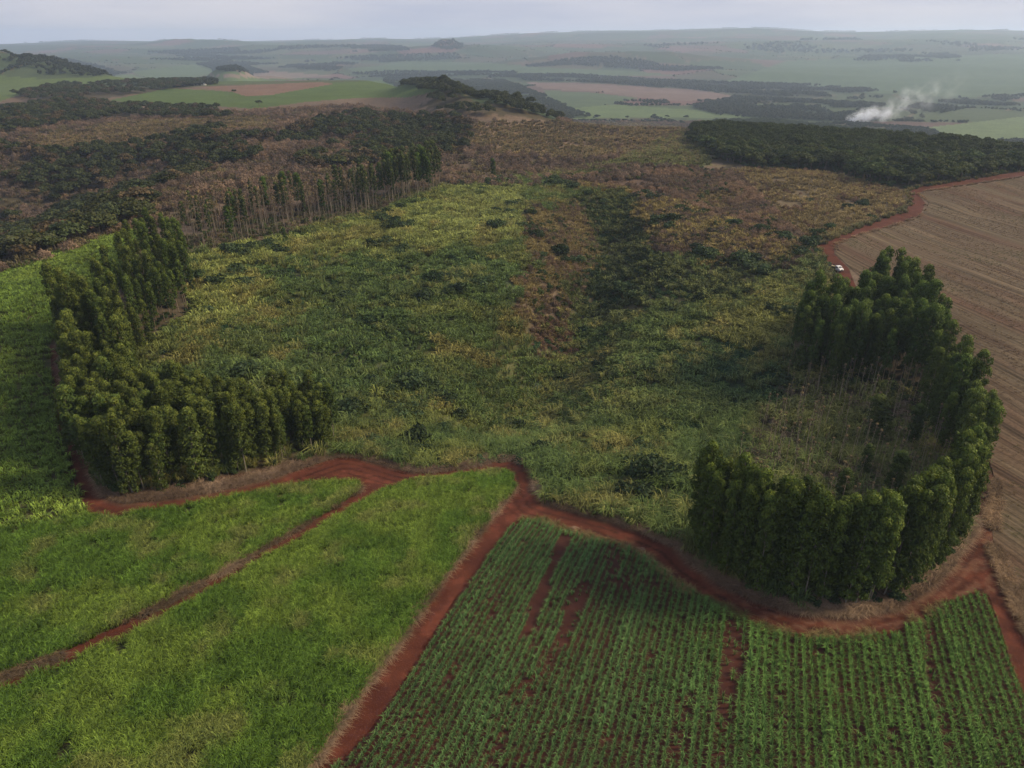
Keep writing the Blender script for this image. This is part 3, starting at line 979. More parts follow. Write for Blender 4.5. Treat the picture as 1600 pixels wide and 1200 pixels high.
tn_a = tn_a * (0.8 + 0.4 * fbm(yx / 4, yy / 4, 321, 2))[:, None] * (0.85 + 0.3 * row_v)[:, None]
ysz = ysz * (1 + 0.18 * east)
# those that show largest: nearest to the camera and inside the frame
ydep = yy * CP + (CAM_Z - H(yx, yy)) * SP
up_ = (yy * SP - (CAM_Z - H(yx, yy)) * CP) / ydep * F
seen = (np.abs(yx / ydep * F) < 800) & (np.abs(up_) < 598)
order = np.argsort(np.where(seen, ydep, 1e9))[:300]
single = np.zeros(len(yx), bool)
single[order] = True
mass('young_cane', 'young', yx[~single], yy[~single], ysz[~single], tn_a[~single], 'young cane planted in parallel rows on red soil', 0.04)
young_src = [young_mesh(LEAF_O) for _ in range(8)]
for i in order:
    o = link('young_cane_plant', young_src[i % 8], loc=(yx[i], yy[i], H(yx[i], yy[i]) + 0.04))
    o.rotation_euler = (0, 0, rng.uniform(0, 6.28))
    o.scale = (ysz[i],) * 3
    o.color = (*tn_a[i], 1)
    tag(o, 'young arching cane plant in the rows closest to the viewer on red soil', 'cane plant', 'young cane plants in the closest rows')

# --- grass in the basin and on the plateau
bx, by = fill_points(WP['basin'], 1.55, 1.0)
k = in_view(bx, by)
for p in (W_ROAD, W_HILL, W_STUB, W_UPPER):
    k &= ~inside(bx, by, p)
bx, by = bx[k], by[k]
D_ = np.hypot(bx, by)
jx = bx + (fbm(bx / 10, by / 10, 341, 3) - 0.5) * 22
jy = by + (fbm(bx / 10, by / 10, 351, 3) - 0.5) * 22
zone = np.full(len(bx), 0)
for n, zn in enumerate(('yellow', 'dry', 'gully', 'brownbush', 'tan', 'bushes', 'creeper', 'thin', 'grassy_east', 'hollow', 'hollow_west', 'pit', 'truck_verge')):
    zone[inside(jx, jy, WP[zn])] = n + 1
dens = np.array([0.85, 0.95, 0.72, 0.30, 0.5, 0.62, 0.35, 0.25, 0.6, 0.85, 0.45, 0.5, 0.25, 0.9])[zone]
clump = fbm(bx / 8, by / 8, 361, 3)
k = rng.random(len(bx)) < dens * (0.45 + 1.1 * sm(0.36, 0.60, clump))
bx, by, zone, D_, clump = bx[k], by[k], zone[k], D_[k], clump[k]
base_t = np.array([(0.60, 0.84, 0.74), (1.42, 1.58, 1.35), (1.30, 1.02, 1.25), (0.62, 0.70, 0.7), (1.35, 1.05, 1.15), (1.6, 1.28, 1.35), (0.66, 0.76, 0.78), (0.42, 0.66, 0.68), (0.90, 0.95, 0.95), (0.98, 1.02, 0.85), (0.60, 0.88, 0.78), (0.56, 0.84, 0.76), (0.9, 0.7, 0.8), (0.95, 0.9, 0.85)])
tn = base_t[zone]
yel = sm(0.50, 0.66, fbm(bx / 17, by / 17, 371, 3))[:, None] * (zone == 0)[:, None]
tn = tn * (1 - yel * 0.6) + yel * 0.6 * np.array([1.12, 1.16, 0.92])
dk = sm(0.52, 0.68, fbm(bx / 13, by / 13, 381, 3))[:, None] * np.isin(zone, (0,))[:, None]
tn = tn * (1 - dk * 0.55) + dk * 0.55 * np.array([0.42, 0.62, 0.62])
st = sm(0.56, 0.70, fbm(bx / 11, by / 11, 395, 3))[:, None] * np.isin(zone, (0, 1, 9))[:, None] * 0.6
tn = tn * (1 - st) + st * np.array([1.55, 1.25, 1.25])
tn = tn * (0.70 + 0.6 * fbm(bx / 4, by / 4, 391, 2))[:, None] * np.array([1.28, 1.26, 1.06])
sz = rng.uniform(0.65, 1.25, len(bx)) * (0.8 + 0.4 * clump)
sz = np.where(np.isin(zone, (2, 5)), sz * 0.7, sz)
nr_ = D_ < 170
mass('grass', 'tall_grass', bx[nr_], by[nr_], sz[nr_] * 1.1, tn[nr_], 'tall tussock grass filling the basin')
mass('grass', 'tall_grass_far', bx[~nr_], by[~nr_], sz[~nr_], tn[~nr_], 'tall tussock grass filling the basin')
# extra short fill close in so that soil does not show
for zn, sp, tcol, s0 in (('tan_top', 4.0, (1.75, 1.28, 1.5), 0.9), ('greenpatch', 3.2, (1.0, 1.05, 0.85), 1.0), ('tan_west', 4.2, (1.65, 1.22, 1.45), 0.9), ('tan', 2.6, (1.6, 1.2, 1.3), 0.8)):
    gx_, gy_ = fill_points(WP[zn], sp, 1.0)
    k = in_view(gx_, gy_) & (fbm(gx_ / 16, gy_ / 16, 401, 3) > 0.30)
    gx_, gy_ = gx_[k], gy_[k]
    mass('grass', 'tall_grass_far', gx_, gy_, rng.uniform(0.6, 1.2, len(gx_)) * s0, patchy(gx_, gy_, np.array(tcol) * 0.8, np.array(tcol) * 1.15, 22, 7, 411), 'dry pale grass on the plateau')
gx_, gy_ = fill_points(WP['basin'], 4.6, 1.0)
k = in_view(gx_, gy_) & (fbm(gx_ / 14, gy_ / 14, 405, 3) > 0.45)
for p in (W_ROAD, W_HILL, W_STUB, W_UPPER, WP['brownbush'], WP['dry'], WP['tan'], WP['gully'], *W_SE.values(), *W_SW.values()):
    k &= ~inside(gx_, gy_, p)
gx_, gy_ = gx_[k], gy_[k]
mass('grass', 'tall_grass', gx_, gy_, rng.uniform(1.0, 1.8, len(gx_)), patchy(gx_, gy_, (0.85, 1.05, 0.85), (1.42, 1.38, 1.1), 20, 5, 407), 'large arching tussocks of grass in the basin')
# dry litter and straw along the inner side of the road
t_ = rng.random(5200)
seg = (t_ * (len(W_INNER) - 1)).astype(int)
f_ = rng.random(5200)
P_ = W_INNER[seg] * (1 - f_)[:, None] + W_INNER[seg + 1] * f_[:, None]
dv = W_INNER[seg + 1] - W_INNER[seg]
nv_ = np.stack([-dv[:, 1], dv[:, 0]], 1) / (np.linalg.norm(dv, axis=1, keepdims=True) + 1e-9)
off = np.abs(rng.normal(0, 1.5, 5200)) - 0.25
P_ = P_ + nv_ * off[:, None]
mass('dry_grass', 'straw', P_[:, 0], P_[:, 1], rng.uniform(0.4, 1.25, len(P_)), patchy(P_[:, 0], P_[:, 1], (0.55, 0.5, 0.5), (0.9, 0.85, 0.85), 12, 3, 421), 'dry grey straw along the road edge', 0.06)
# straw edge of the two cane fields towards the roads
E1 = wpoly([(805, 765), (767, 810), (732, 853), (687, 912), (637, 985), (557, 1090), (487, 1200)], 10, False)
E2 = wpoly([(565, 765), (520, 796), (440, 841), (400, 866), (330, 906), (200, 976), (100, 1026), (0, 1064), (-100, 1100)], 10, False)
for E, cnt, wd in ((E1, 520, 0.14), (E2, 800, 0.3)):
    t_ = rng.random(cnt) * (len(E) - 1.001)
    s_ = t_.astype(int)
    f_ = t_ - s_
    P_ = E[s_] * (1 - f_)[:, None] + E[s_ + 1] * f_[:, None] + rng.normal(0, wd, (cnt, 2))
    k = fbm(P_[:, 0] / 4, P_[:, 1] / 4, 431, 2) > (0.3 if cnt == 520 else 0.46)
    P_ = P_[k]
    mass('dry_grass', 'straw', P_[:, 0], P_[:, 1], rng.uniform(0.5, 1.2, len(P_)), patchy(P_[:, 0], P_[:, 1], (0.45, 0.42, 0.36), (0.85, 0.78, 0.70), 9, 3, 441), 'pale dead cane leaves along the field edge', 0.06)
E3 = wpoly([(1555, 752), (1549, 800), (1554, 850), (1562, 885), (1581, 930), (1611, 985), (1646, 1060)], 8, False)
E4 = wpoly([(1304, 396), (1308, 381), (1340, 368), (1400, 352), (1440, 337), (1450, 318), (1436, 303), (1452, 298), (1520, 288), (1600, 276)], 6, False)
E5 = wpoly([(1600, 268), (1500, 282), (1432, 293), (1416, 301), (1422, 318), (1404, 334), (1350, 352), (1292, 376), (1274, 387), (1288, 412), (1306, 450)], 6, False)
E6 = wpoly([(817, 813), (850, 814), (880, 830), (920, 840), (970, 852), (1010, 872), (1060, 914), (1130, 953), (1200, 987), (1260, 997), (1330, 998), (1400, 988), (1440, 968), (1480, 943), (1530, 924)], 8, False)
for E, cnt, wd, nm, key, t0_, t1_ in ((E3, 900, 0.5, 'dry_grass', 'straw', (0.5, 0.45, 0.4), (0.9, 0.8, 0.7)), (E4, 700, 0.6, 'dry_grass', 'straw', (0.5, 0.45, 0.4), (0.8, 0.7, 0.6)),
                                     (E5, 420, 0.9, 'grass', 'tall_grass_far', (0.8, 0.75, 0.8), (1.3, 1.1, 1.1)), (E6, 420, 0.45, 'weeds', 'straw', (0.32, 0.42, 0.22), (0.6, 0.62, 0.4))):
    t_ = rng.random(cnt) * (len(E) - 1.001)
    s_ = t_.astype(int)
    f_ = t_ - s_
    P_ = E[s_] * (1 - f_)[:, None] + E[s_ + 1] * f_[:, None] + rng.normal(0, wd, (cnt, 2))
    k = fbm(P_[:, 0] / 5, P_[:, 1] / 5, 433, 2) > 0.4
    P_ = P_[k]
    mass(nm, key, P_[:, 0], P_[:, 1], rng.uniform(0.4, 1.0, len(P_)), patchy(P_[:, 0], P_[:, 1], t0_, t1_, 9, 3, 443), 'grass and straw along the track edge', 0.06)
# straw lying on the track bends and green tufts on the stubble
lo_, hi_ = W_STUB.min(0), W_STUB.max(0)
ns_ = int((hi_ - lo_).prod() / 1.5)
gx_, gy_ = rng.uniform(lo_[0], hi_[0], ns_), rng.uniform(lo_[1], hi_[1], ns_)
k = in_view(gx_, gy_, 0.1)
gx_, gy_ = gx_[k], gy_[k]
uu = np.round(np.stack([gx_, gy_], 1) @ ST_PERP / 1.2) * 1.2
vv = np.stack([gx_, gy_], 1) @ ST_DIR
gx_, gy_ = (uu[:, None] * ST_PERP + vv[:, None] * ST_DIR).T
k = inside(gx_, gy_, W_STUB) & (rng.random(len(gx_)) < sm(0.35, 0.62, fbm(uu / 5, vv / 90, 451, 3)))
gx_, gy_ = gx_[k], gy_[k]
gr = sm(0.5, 0.62, fbm(gx_ / 30, gy_ / 30, 461, 3))[:, None]
mass('stubble', 'straw', gx_, gy_, rng.uniform(0.3, 0.6, len(gx_)), np.array([0.46, 0.42, 0.38]) * (1 - gr) + gr * np.array([0.36, 0.44, 0.26]), 'cut stubble and straw in lines on the harvested field', 0.06, 0.6)

# --- bushes: leafless brown scrub and creeper as masses
def zone_mass(name, key, poly, sp, tints, size, seed, label, thr=0.42, exclude=()):
    gx_, gy_ = fill_points(poly, sp, 1.0)
    k = in_view(gx_, gy_) & (fbm(gx_ / 15, gy_ / 15, seed, 3) > thr)
    for p in exclude:
        k &= ~inside(gx_, gy_, p)
    gx_, gy_ = gx_[k], gy_[k]
    mass(name, key, gx_, gy_, rng.uniform(*size, len(gx_)), patchy(gx_, gy_, tints[0], tints[1], 18, 6, seed + 3), label)
zone_mass('scrub', 'bare_bush', WP['brownbush'], 2.9, ((0.85, 0.78, 0.78), (1.5, 1.25, 1.1)), (0.7, 1.5), 501, 'leafless brown scrub on the slope above the gully', 0.36)
zone_mass('scrub', 'bare_bush', WP['dry'], 3.0, ((0.8, 0.72, 0.68), (1.2, 1.02, 0.92)), (0.6, 1.2), 511, 'leafless brown scrub on the dry bank', 0.38)
zone_mass('undergrowth', 'shrub', WP['thin'], 2.6, ((1.1, 1.0, 1.15), (2.0, 1.65, 1.8)), (0.5, 1.2), 522, 'grey green weeds inside the eucalyptus curve', 0.40)
zone_mass('scrub', 'bare_bush', WP['thin'], 3.0, ((0.8, 0.8, 0.8), (1.2, 1.2, 1.15)), (0.6, 1.3), 521, 'grey brown undergrowth inside the eucalyptus curve', 0.44)
zone_mass('scrub', 'bare_bush', WP['tan'], 5.5, ((0.8, 0.62, 0.55), (1.1, 0.85, 0.75)), (0.6, 1.2), 531, 'leafless brown scrub between pale grass', 0.5)
for k_ in ('block', 'side', 'curve'):
    zone_mass('undergrowth', 'shrub', W_SE[k_], 2.4, ((0.6, 0.62, 0.65), (0.9, 0.85, 0.8)), (0.7, 1.3), 527, 'dark undergrowth below the tall eucalyptus', 0.38)
for k_ in W_SW:
    zone_mass('undergrowth', 'shrub', W_SW[k_], 3.0, ((0.7, 0.7, 0.65), (1.2, 0.95, 0.9)), (0.6, 1.2), 528, 'dark undergrowth below the western eucalyptus', 0.42)
zone_mass('scrub', 'bare_bush', W_FAR_ROW, 4.2, ((0.75, 0.74, 0.74), (1.05, 1.0, 0.95)), (0.5, 1.0), 525, 'brown undergrowth below the slender eucalyptus', 0.4)
zone_mass('undergrowth', 'shrub', W_FAR_ROW, 4.5, ((0.8, 0.8, 0.85), (1.3, 1.15, 1.0)), (0.6, 1.4), 524, 'low bushes below the slender eucalyptus', 0.42)
zone_mass('grass', 'tall_grass_far', W_FAR_ROW, 3.0, ((0.6, 0.6, 0.75), (0.95, 0.9, 0.95)), (0.5, 1.0), 526, 'dull grass below the slender eucalyptus', 0.25)
zone_mass('grass', 'tall_grass_far', PLATEAU, 5.0, ((0.75, 0.62, 0.8), (1.25, 1.0, 1.25)), (0.7, 1.4), 529, 'dull brown grass between the leafless bushes', 0.3)
for k_ in ('hollow', 'hollow_west'):
    zone_mass('undergrowth', 'shrub', WP[k_], 3.5, ((0.85, 0.95, 0.95), (1.5, 1.4, 1.15)), (0.7, 1.5), 543, 'dark green thicket in the hollow of the basin', 0.40)
zone_mass('scrub', 'bare_bush', WP['pit'], 2.2, ((0.8, 0.66, 0.66), (1.1, 0.85, 0.8)), (0.6, 1.1), 545, 'russet scrub round the bare pit', 0.4)
zone_mass('undergrowth', 'shrub', WP['dry'], 4.0, ((0.85, 0.8, 0.8), (1.4, 1.2, 0.95)), (0.7, 1.5), 547, 'green bushes on the dry bank', 0.5)
zone_mass('undergrowth', 'shrub', WP['brownbush'], 6.0, ((0.8, 0.78, 0.8), (1.3, 1.1, 0.95)), (0.8, 1.7), 549, 'green bushes among the leafless scrub', 0.48)
zone_mass('undergrowth', 'creeper', WP['creeper'], 2.1, ((0.75, 0.9, 1.0), (1.0, 1.05, 1.0)), (0.7, 1.2), 541, 'dark bluish green creeper smothering the ground', 0.3)
zone_mass('undergrowth', 'creeper', WP['basin'], 3.1, ((0.8, 0.92, 0.85), (1.15, 1.1, 0.85)), (0.6, 1.2), 551, 'low dark green undergrowth between the grass', 0.54, (W_ROAD, W_HILL, W_STUB, WP['yellow'], WP['tan'], WP['dry'], WP['brownbush'], WP['thin']))
zone_mass('undergrowth', 'shrub', WP['gully'], 3.0, ((0.7, 0.72, 0.8), (1.0, 0.95, 0.85)), (0.7, 1.5), 561, 'dark green thicket along the gully', 0.4)
zone_mass('undergrowth', 'shrub', WP['bushes'], 3.2, ((0.85, 0.78, 0.85), (1.25, 1.05, 0.95)), (0.7, 1.5), 571, 'grey green thicket above the grassy basin', 0.38, (W_STUB, W_UPPER))
zone_mass('scrub', 'bare_bush', WP['tan_west'], 9.5, ((0.85, 0.78, 0.8), (1.35, 1.18, 1.1)), (0.9, 1.6), 585, 'leafless bushes on the pale western grass', 0.48)
zone_mass('scrub', 'bare_bush', PLATEAU, 6.0, ((0.85, 0.78, 0.8), (1.35, 1.18, 1.1)), (1.2, 2.3), 581, 'leafless brown bush covering the plateau', 0.44, (WP['tan_top'], WP['greenpatch'], WP['tan_west']))
zone_mass('scrub', 'bare_bush', WP['tan_top'], 9.0, ((0.8, 0.72, 0.72), (1.2, 1.02, 0.95)), (0.8, 1.5), 591, 'leafless brown bush among pale grass', 0.5)

# ------------------------------------------------------------------ trees one by one
def euc_meshes(seed, lo=0.35, full=1.0, width=1.0, dens=1.0, leaf=(0.040, 0.068, 0.018), massed=False):
    """A eucalyptus 20 m tall: bare pole, stacked rounded clumps of leaves, domed top."""
    global rng
    keep_, rng = rng, np.random.default_rng(seed)
    Ht = 20.0
    tr, cr_ = Build(), Build()
    if massed:
        tr = cr_
    bend = rng.normal(0, 0.35, 2)
    axis = lambda z: np.array([bend[0] * math.sin(z / Ht * 2.2), bend[1] * math.sin(z / Ht * 2.6 + 0.5) - bend[1] * math.sin(0.5), z])
    zs = np.linspace(-0.4, Ht - 1.0, 9)
    tr.tube([axis(z) for z in zs], np.interp(zs, [0, Ht], [0.125, 0.03]), (0.16, 0.14, 0.115), 6)
    nl = int(22 * full)
    for i in range(nl):
        f = lo + (0.93 - lo) * ((i + rng.random()) / nl)
        z = Ht * f
        rr = 1.15 * width * (0.35 + 0.85 * math.sin(math.pi * min(1, 0.30 + (f - lo) / (1.0 - lo) * 0.62)))
        a = i * 2.4 + rng.normal(0, 0.5)
        q = rr * rng.uniform(0.45, 1.0)
        c = axis(z) + np.array([q * math.cos(a), q * math.sin(a), 0])
        r = rng.uniform(0.6, 1.15) * width * (0.9 if f < 0.6 else 1.0)
        tone = np.array(leaf) * rng.uniform(0.82, 1.18)
        cr_.lobe(c, r, int(105 * dens), 0.55, 0.27, tone, 0.25, 1.0, 0.7)
        if i % 2 == 0:
            tr.tube([axis(z - 1.2), (axis(z - 0.6) + c) / 2, c], [0.06, 0.045, 0.02], (0.20, 0.17, 0.13), 4)
    # rounded heads of fresh leaves, colour lightened further to imitate sunlit tops
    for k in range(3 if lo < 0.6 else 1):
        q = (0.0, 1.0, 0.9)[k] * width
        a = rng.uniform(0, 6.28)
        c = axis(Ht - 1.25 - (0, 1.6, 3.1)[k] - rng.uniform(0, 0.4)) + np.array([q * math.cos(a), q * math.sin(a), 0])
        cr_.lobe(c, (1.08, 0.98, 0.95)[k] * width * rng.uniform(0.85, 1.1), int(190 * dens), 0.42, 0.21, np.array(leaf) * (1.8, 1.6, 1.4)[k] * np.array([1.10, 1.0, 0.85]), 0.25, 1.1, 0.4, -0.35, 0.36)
    # loose sprays that break the outline
    n_ = int(170 * full * dens)
    ff = rng.uniform(lo, 0.97, n_)
    aa = rng.uniform(0, 6.28, n_)
    qq = width * rng.uniform(1.1, 2.1, n_) * np.clip(1.25 - ff * 0.55, 0.4, 1)
    P = np.column_stack([qq * np.cos(aa), qq * np.sin(aa), Ht * ff])
    nn = np.column_stack([np.cos(aa), np.sin(aa), np.full(n_, 0.4)]) + rng.normal(0, 0.6, (n_, 3))
    nn /= np.linalg.norm(nn, axis=1, keepdims=True)
    cr_.cards(P, nn, 0.62, 0.24, np.array(leaf) * rng.uniform(0.8, 1.3, (n_, 1)), 0.8)
    m = (None if massed else tr.mesh('trunk', BARK_O), cr_.mesh('crown', LEAF_S if massed else LEAF_O))
    rng = keep_
    return m

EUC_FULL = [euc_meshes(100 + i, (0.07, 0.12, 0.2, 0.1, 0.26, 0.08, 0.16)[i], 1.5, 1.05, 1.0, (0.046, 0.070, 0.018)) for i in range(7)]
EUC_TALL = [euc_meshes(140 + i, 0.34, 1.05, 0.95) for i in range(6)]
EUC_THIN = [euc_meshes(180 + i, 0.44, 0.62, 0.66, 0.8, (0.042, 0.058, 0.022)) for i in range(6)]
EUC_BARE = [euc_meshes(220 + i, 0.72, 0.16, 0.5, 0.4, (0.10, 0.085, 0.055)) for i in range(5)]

def plant(name, pair, x, y, h, wscale, label, cat, group, tint, barkt=(1, 1, 1), ref=20.0, sink=0.0, lean=0.03):
    r = bpy.data.objects.new(name, None)
    r.empty_display_size = 0.5
    COL.objects.link(r)
    s = h / ref
    r.location = (x, y, float(H(x, y)) - sink)
    r.rotation_euler = (rng.normal(0, lean), rng.normal(0, lean), rng.uniform(0, 6.28))
    r.scale = (s * wscale, s * wscale, s)
    t = link('trunk', pair[0], r)
    t.color = (*barkt, 1)
    c = link('crown', pair[1], r)
    c.color = (*tint, 1)
    tag(r, label, cat, group)
    return r

def thin_to(x, y, n):
    if len(x) <= n:
        return x, y
    k = rng.permutation(len(x))[:n]
    return x[k], y[k]

# the two stands: every tree first as a line of a list
EUC = []
for stand, key, sp, lab, grp, h0 in (
        (W_SE, 'curve', 1.95, 'dense dark green eucalyptus in the row curving along the red track', 'eucalyptus trees along the track bend', 20.0),
        (W_SE, 'side', 2.6, 'leafy eucalyptus on the edge of the harvested brown field', 'eucalyptus trees beside the harvested field', 19.0),
        (W_SE, 'block', 2.9, 'tall eucalyptus in the dark block below the parked truck', 'eucalyptus trees in the block below the truck', 21.0),
        (W_SW, 'front', 2.75, 'olive green eucalyptus in the front rows above the curved red road', 'eucalyptus trees above the lower red road', 15.3),
        (W_SW, 'side', 2.9, 'olive green eucalyptus bordering the smooth green hillside', 'eucalyptus trees bordering the hillside cane', 13.6),
        (W_SW, 'spur', 4.6, 'eucalyptus in the narrow spur climbing to the top of the hillside', 'eucalyptus trees climbing the spur', 12.8)):
    east_ = stand is W_SE
    ex, ey = fill_points(stand[key], sp, 0.85)
    for xx, yy_ in zip(ex, ey):
        fullp = {'curve': 1.0, 'side': 0.9, 'block': 0.12, 'front': 0.85, 'spur': 0.4}[key] if east_ or key != 'side' else 0.85
        h = h0 * (rng.uniform(0.72, 1.1) if rng.random() < 0.85 else rng.uniform(1.05, 1.2))
        if key == 'front':
            h *= 1 - 0.16 * float(sm(-60, -34, xx))
        v = rng.uniform(0.78, 1.2)
        tint = (v * 1.18, v * 1.14, v * 0.92) if east_ else (v * 1.15, v * 1.02, v * 0.92)
        ws = rng.uniform(0.76, 1.0) if east_ else rng.uniform(0.95, 1.35)
        if key == 'curve':
            h = h0 * rng.uniform(0.88, 1.08)
        EUC.append((math.hypot(xx, yy_), rng.random() < fullp, xx, yy_, h, ws, lab, grp, tint))
EUC.sort(key=lambda e: e[0])
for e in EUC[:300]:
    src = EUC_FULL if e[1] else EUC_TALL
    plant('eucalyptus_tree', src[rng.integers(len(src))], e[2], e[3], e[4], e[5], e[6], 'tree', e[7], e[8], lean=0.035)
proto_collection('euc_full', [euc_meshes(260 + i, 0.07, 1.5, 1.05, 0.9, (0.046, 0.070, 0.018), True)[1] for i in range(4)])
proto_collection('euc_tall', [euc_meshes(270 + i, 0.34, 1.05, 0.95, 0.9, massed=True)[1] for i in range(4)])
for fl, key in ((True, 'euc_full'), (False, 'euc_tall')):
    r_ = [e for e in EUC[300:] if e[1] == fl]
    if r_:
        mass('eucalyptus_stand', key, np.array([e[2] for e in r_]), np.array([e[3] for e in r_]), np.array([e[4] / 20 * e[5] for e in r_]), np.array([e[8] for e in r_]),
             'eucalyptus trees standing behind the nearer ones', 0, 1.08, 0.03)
# far thin row
ex, ey = fill_points(W_FAR_ROW, 3.9, 0.95)
ex, ey = thin_to(ex, ey, 215)
for xx, yy_ in zip(ex, ey):
    eastness = float(sm(-95, -45, xx))
    r_ = rng.random()
    src = EUC_THIN if r_ < 0.35 + 0.6 * eastness else (EUC_BARE if r_ < 0.92 else EUC_TALL)
    v = rng.uniform(0.8, 1.1)
    plant('slender_eucalyptus', src[rng.integers(len(src))], xx, yy_, (19.0 + 6.5 * eastness) * rng.uniform(0.75, 1.1), rng.uniform(0.9, 1.2), 'slender pale trunked eucalyptus in the open row behind the bright grass', 'tree',
          'slender eucalyptus behind the grass', (v, v, v * 0.95), (0.85, 0.82, 0.8))
# thin grey stems inside the curve, and a few leafy ones
ex, ey = fill_points(WP['thin'], 3.2, 1.0)
ex, ey = thin_to(ex, ey, 210)
for xx, yy_ in zip(ex, ey):
    plant('sapling', EUC_BARE[rng.integers(len(EUC_BARE))], xx, yy_, rng.uniform(6, 11), rng.uniform(0.9, 1.3), 'thin grey sapling with few leaves inside the eucalyptus curve', 'sapling', 'grey saplings inside the curve', (1.1, 1.1, 1.1), (1.8, 1.7, 1.6))
for i, (px_, py_, h, lab) in enumerate(((1310, 600, 11, 'small leafy eucalyptus standing before the dark block of tall trunks'), (1365, 690, 12, 'broad pale green tree among grey saplings in the curve'),
                                        (1390, 790, 12, 'leafy tree near the right end of the grey saplings'), (1310, 800, 10, 'narrow leafy tree rising among the grey saplings'), (1252, 800, 9, 'narrow leafy tree at the left of the grey saplings'), (1345, 745, 8, 'small leafy tree in the middle of the grey saplings'), (1425, 700, 11, 'leafy tree at the far right behind the grey saplings'))):
    xx, yy_ = hit(px_, py_)
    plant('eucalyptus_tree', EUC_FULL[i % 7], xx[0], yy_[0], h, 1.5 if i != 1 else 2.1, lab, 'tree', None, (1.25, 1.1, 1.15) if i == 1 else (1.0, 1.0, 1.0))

# broadleaf crowns for the woods
def broad_meshes(seed, r=4.0, h=7.0, nl=15, n=46, L=0.95, W=0.6, leaf=(0.038, 0.047, 0.018), flat=0.62, mats=(BARK_O, LEAF_O)):
    global rng
    keep_, rng = rng, np.random.default_rng(seed)
    tr, cr_ = Build(), Build()
    tr.tube([(0, 0, -0.5), (0.1, 0.05, h * 0.3), (0.0, 0.2, h * 0.55)], [0.28, 0.2, 0.12], (0.12, 0.10, 0.08), 6)
    for i in range(nl):
        a = i * 2.4 + rng.normal(0, 0.3)
        q = r * 0.78 * math.sqrt((i + 0.4) / nl)
        z = h * (0.80 - 0.34 * (q / r) ** 1.6) + rng.normal(0, 0.35)
        c = np.array([q * math.cos(a), q * math.sin(a), z])
        if i % 3 == 0:
            tr.tube([(0.05, 0.1, h * 0.35), (c[0] * 0.5, c[1] * 0.5, h * 0.5), tuple(c)], [0.12, 0.09, 0.04], (0.12, 0.10, 0.08), 4)
        cr_.lobe(c, r * rng.uniform(0.28, 0.40), n, L, W, np.array(leaf) * rng.uniform(0.78, 1.25), 0.25, flat, 0.05, -0.4)
    m = (tr.mesh('trunk', mats[0]), cr_.mesh('crown', mats[1]))
    rng = keep_
    return m
BROAD = [broad_meshes(300 + i) for i in range(7)]
DENSE = [broad_meshes(330 + i, 3.6, 7.6, 18, 60, 0.8, 0.5, (0.036, 0.052, 0.016), 0.85) for i in range(6)]

def broad_mass_proto(key, seed, count, **kw):
    ms = []
    for i in range(count):
        a, b = broad_meshes(seed + i, mats=(LEAF_S, LEAF_S), **kw)
        ms.append(b)
    proto_collection(key, ms)
broad_mass_proto('broad', 360, 5)
broad_mass_proto('dense', 380, 5, r=3.6, h=7.6, nl=18, n=60, L=0.8, W=0.5, leaf=(0.036, 0.052, 0.016), flat=0.85)

cand = []
for n, p in enumerate(W_WOODS):
    gx_, gy_ = fill_points(p, (8.6, 9.0, 10.5, 10.5)[n], 0.9)
    k = in_view(gx_, gy_, 0.12) & (fbm(gx_ / 45, gy_ / 45, 601, 3) > (0.40, 0.40, 0.36, 0.38)[n])
    cand.append(np.column_stack([gx_[k], gy_[k], np.full(k.sum(), n)]))
cand = np.concatenate(cand)
cd_ = np.hypot(cand[:, 0], cand[:, 1])
vis = (np.abs(cand[:, 0]) < 0.80 * cand[:, 1])
order = np.argsort(np.where(vis, cd_, 1e9))
top, rest = order[:300], order[300:]
wl = {0: ('dark spreading woodland tree on the low ground beyond the hillside crest', 'woodland trees beyond the hillside crest'), 1: ('dark woodland tree on the slope behind the slender eucalyptus row', 'woodland trees behind the slender row'),
      2: ('dark woodland tree beyond the brown bush', 'woodland trees beyond the brown bush'), 3: ('distant dark tree below the far green fields', 'distant trees below the green fields')}
for i in top:
    xx, yy_, n = cand[i]
    v = rng.uniform(0.75, 1.6)
    brown = rng.random() < 0.2
    tint = (v * 1.7, v * 1.05, v * 1.5) if brown else (v * rng.uniform(0.9, 1.15), v, v * rng.uniform(0.85, 1.2))
    plant('woodland_tree', BROAD[rng.integers(len(BROAD))], xx, yy_, rng.uniform(6.0, 10.0), rng.uniform(1.15, 1.6), wl[int(n)][0], 'tree', wl[int(n)][1], tint, ref=7.0)
xx, yy_ = cand[rest, 0], cand[rest, 1]
v = rng.uniform(0.7, 1.2, (len(xx), 1)) * np.where(rng.random((len(xx), 1)) < 0.22, np.array([1.7, 1.05, 1.5]), np.array([1.0, 1.0, 1.05]))
mass('woodland', 'broad', xx, yy_, rng.uniform(1.0, 1.6, len(xx)), v, 'dark woodland merging into one mass in the distance', -0.3)
gx_, gy_ = fill_points(W_RIDGE, 8.0, 0.9)
k = fbm(gx_ / 40, gy_ / 40, 605, 3) > 0.40
gx_, gy_ = gx_[k], gy_[k]
mass('woodland', 'broad', gx_, gy_, rng.uniform(0.9, 1.5, len(gx_)), rng.uniform(0.75, 1.2, (len(gx_), 1)) * np.array([1.05, 1.0, 1.0]), 'dark wood on the hump of the plateau edge', -0.3)

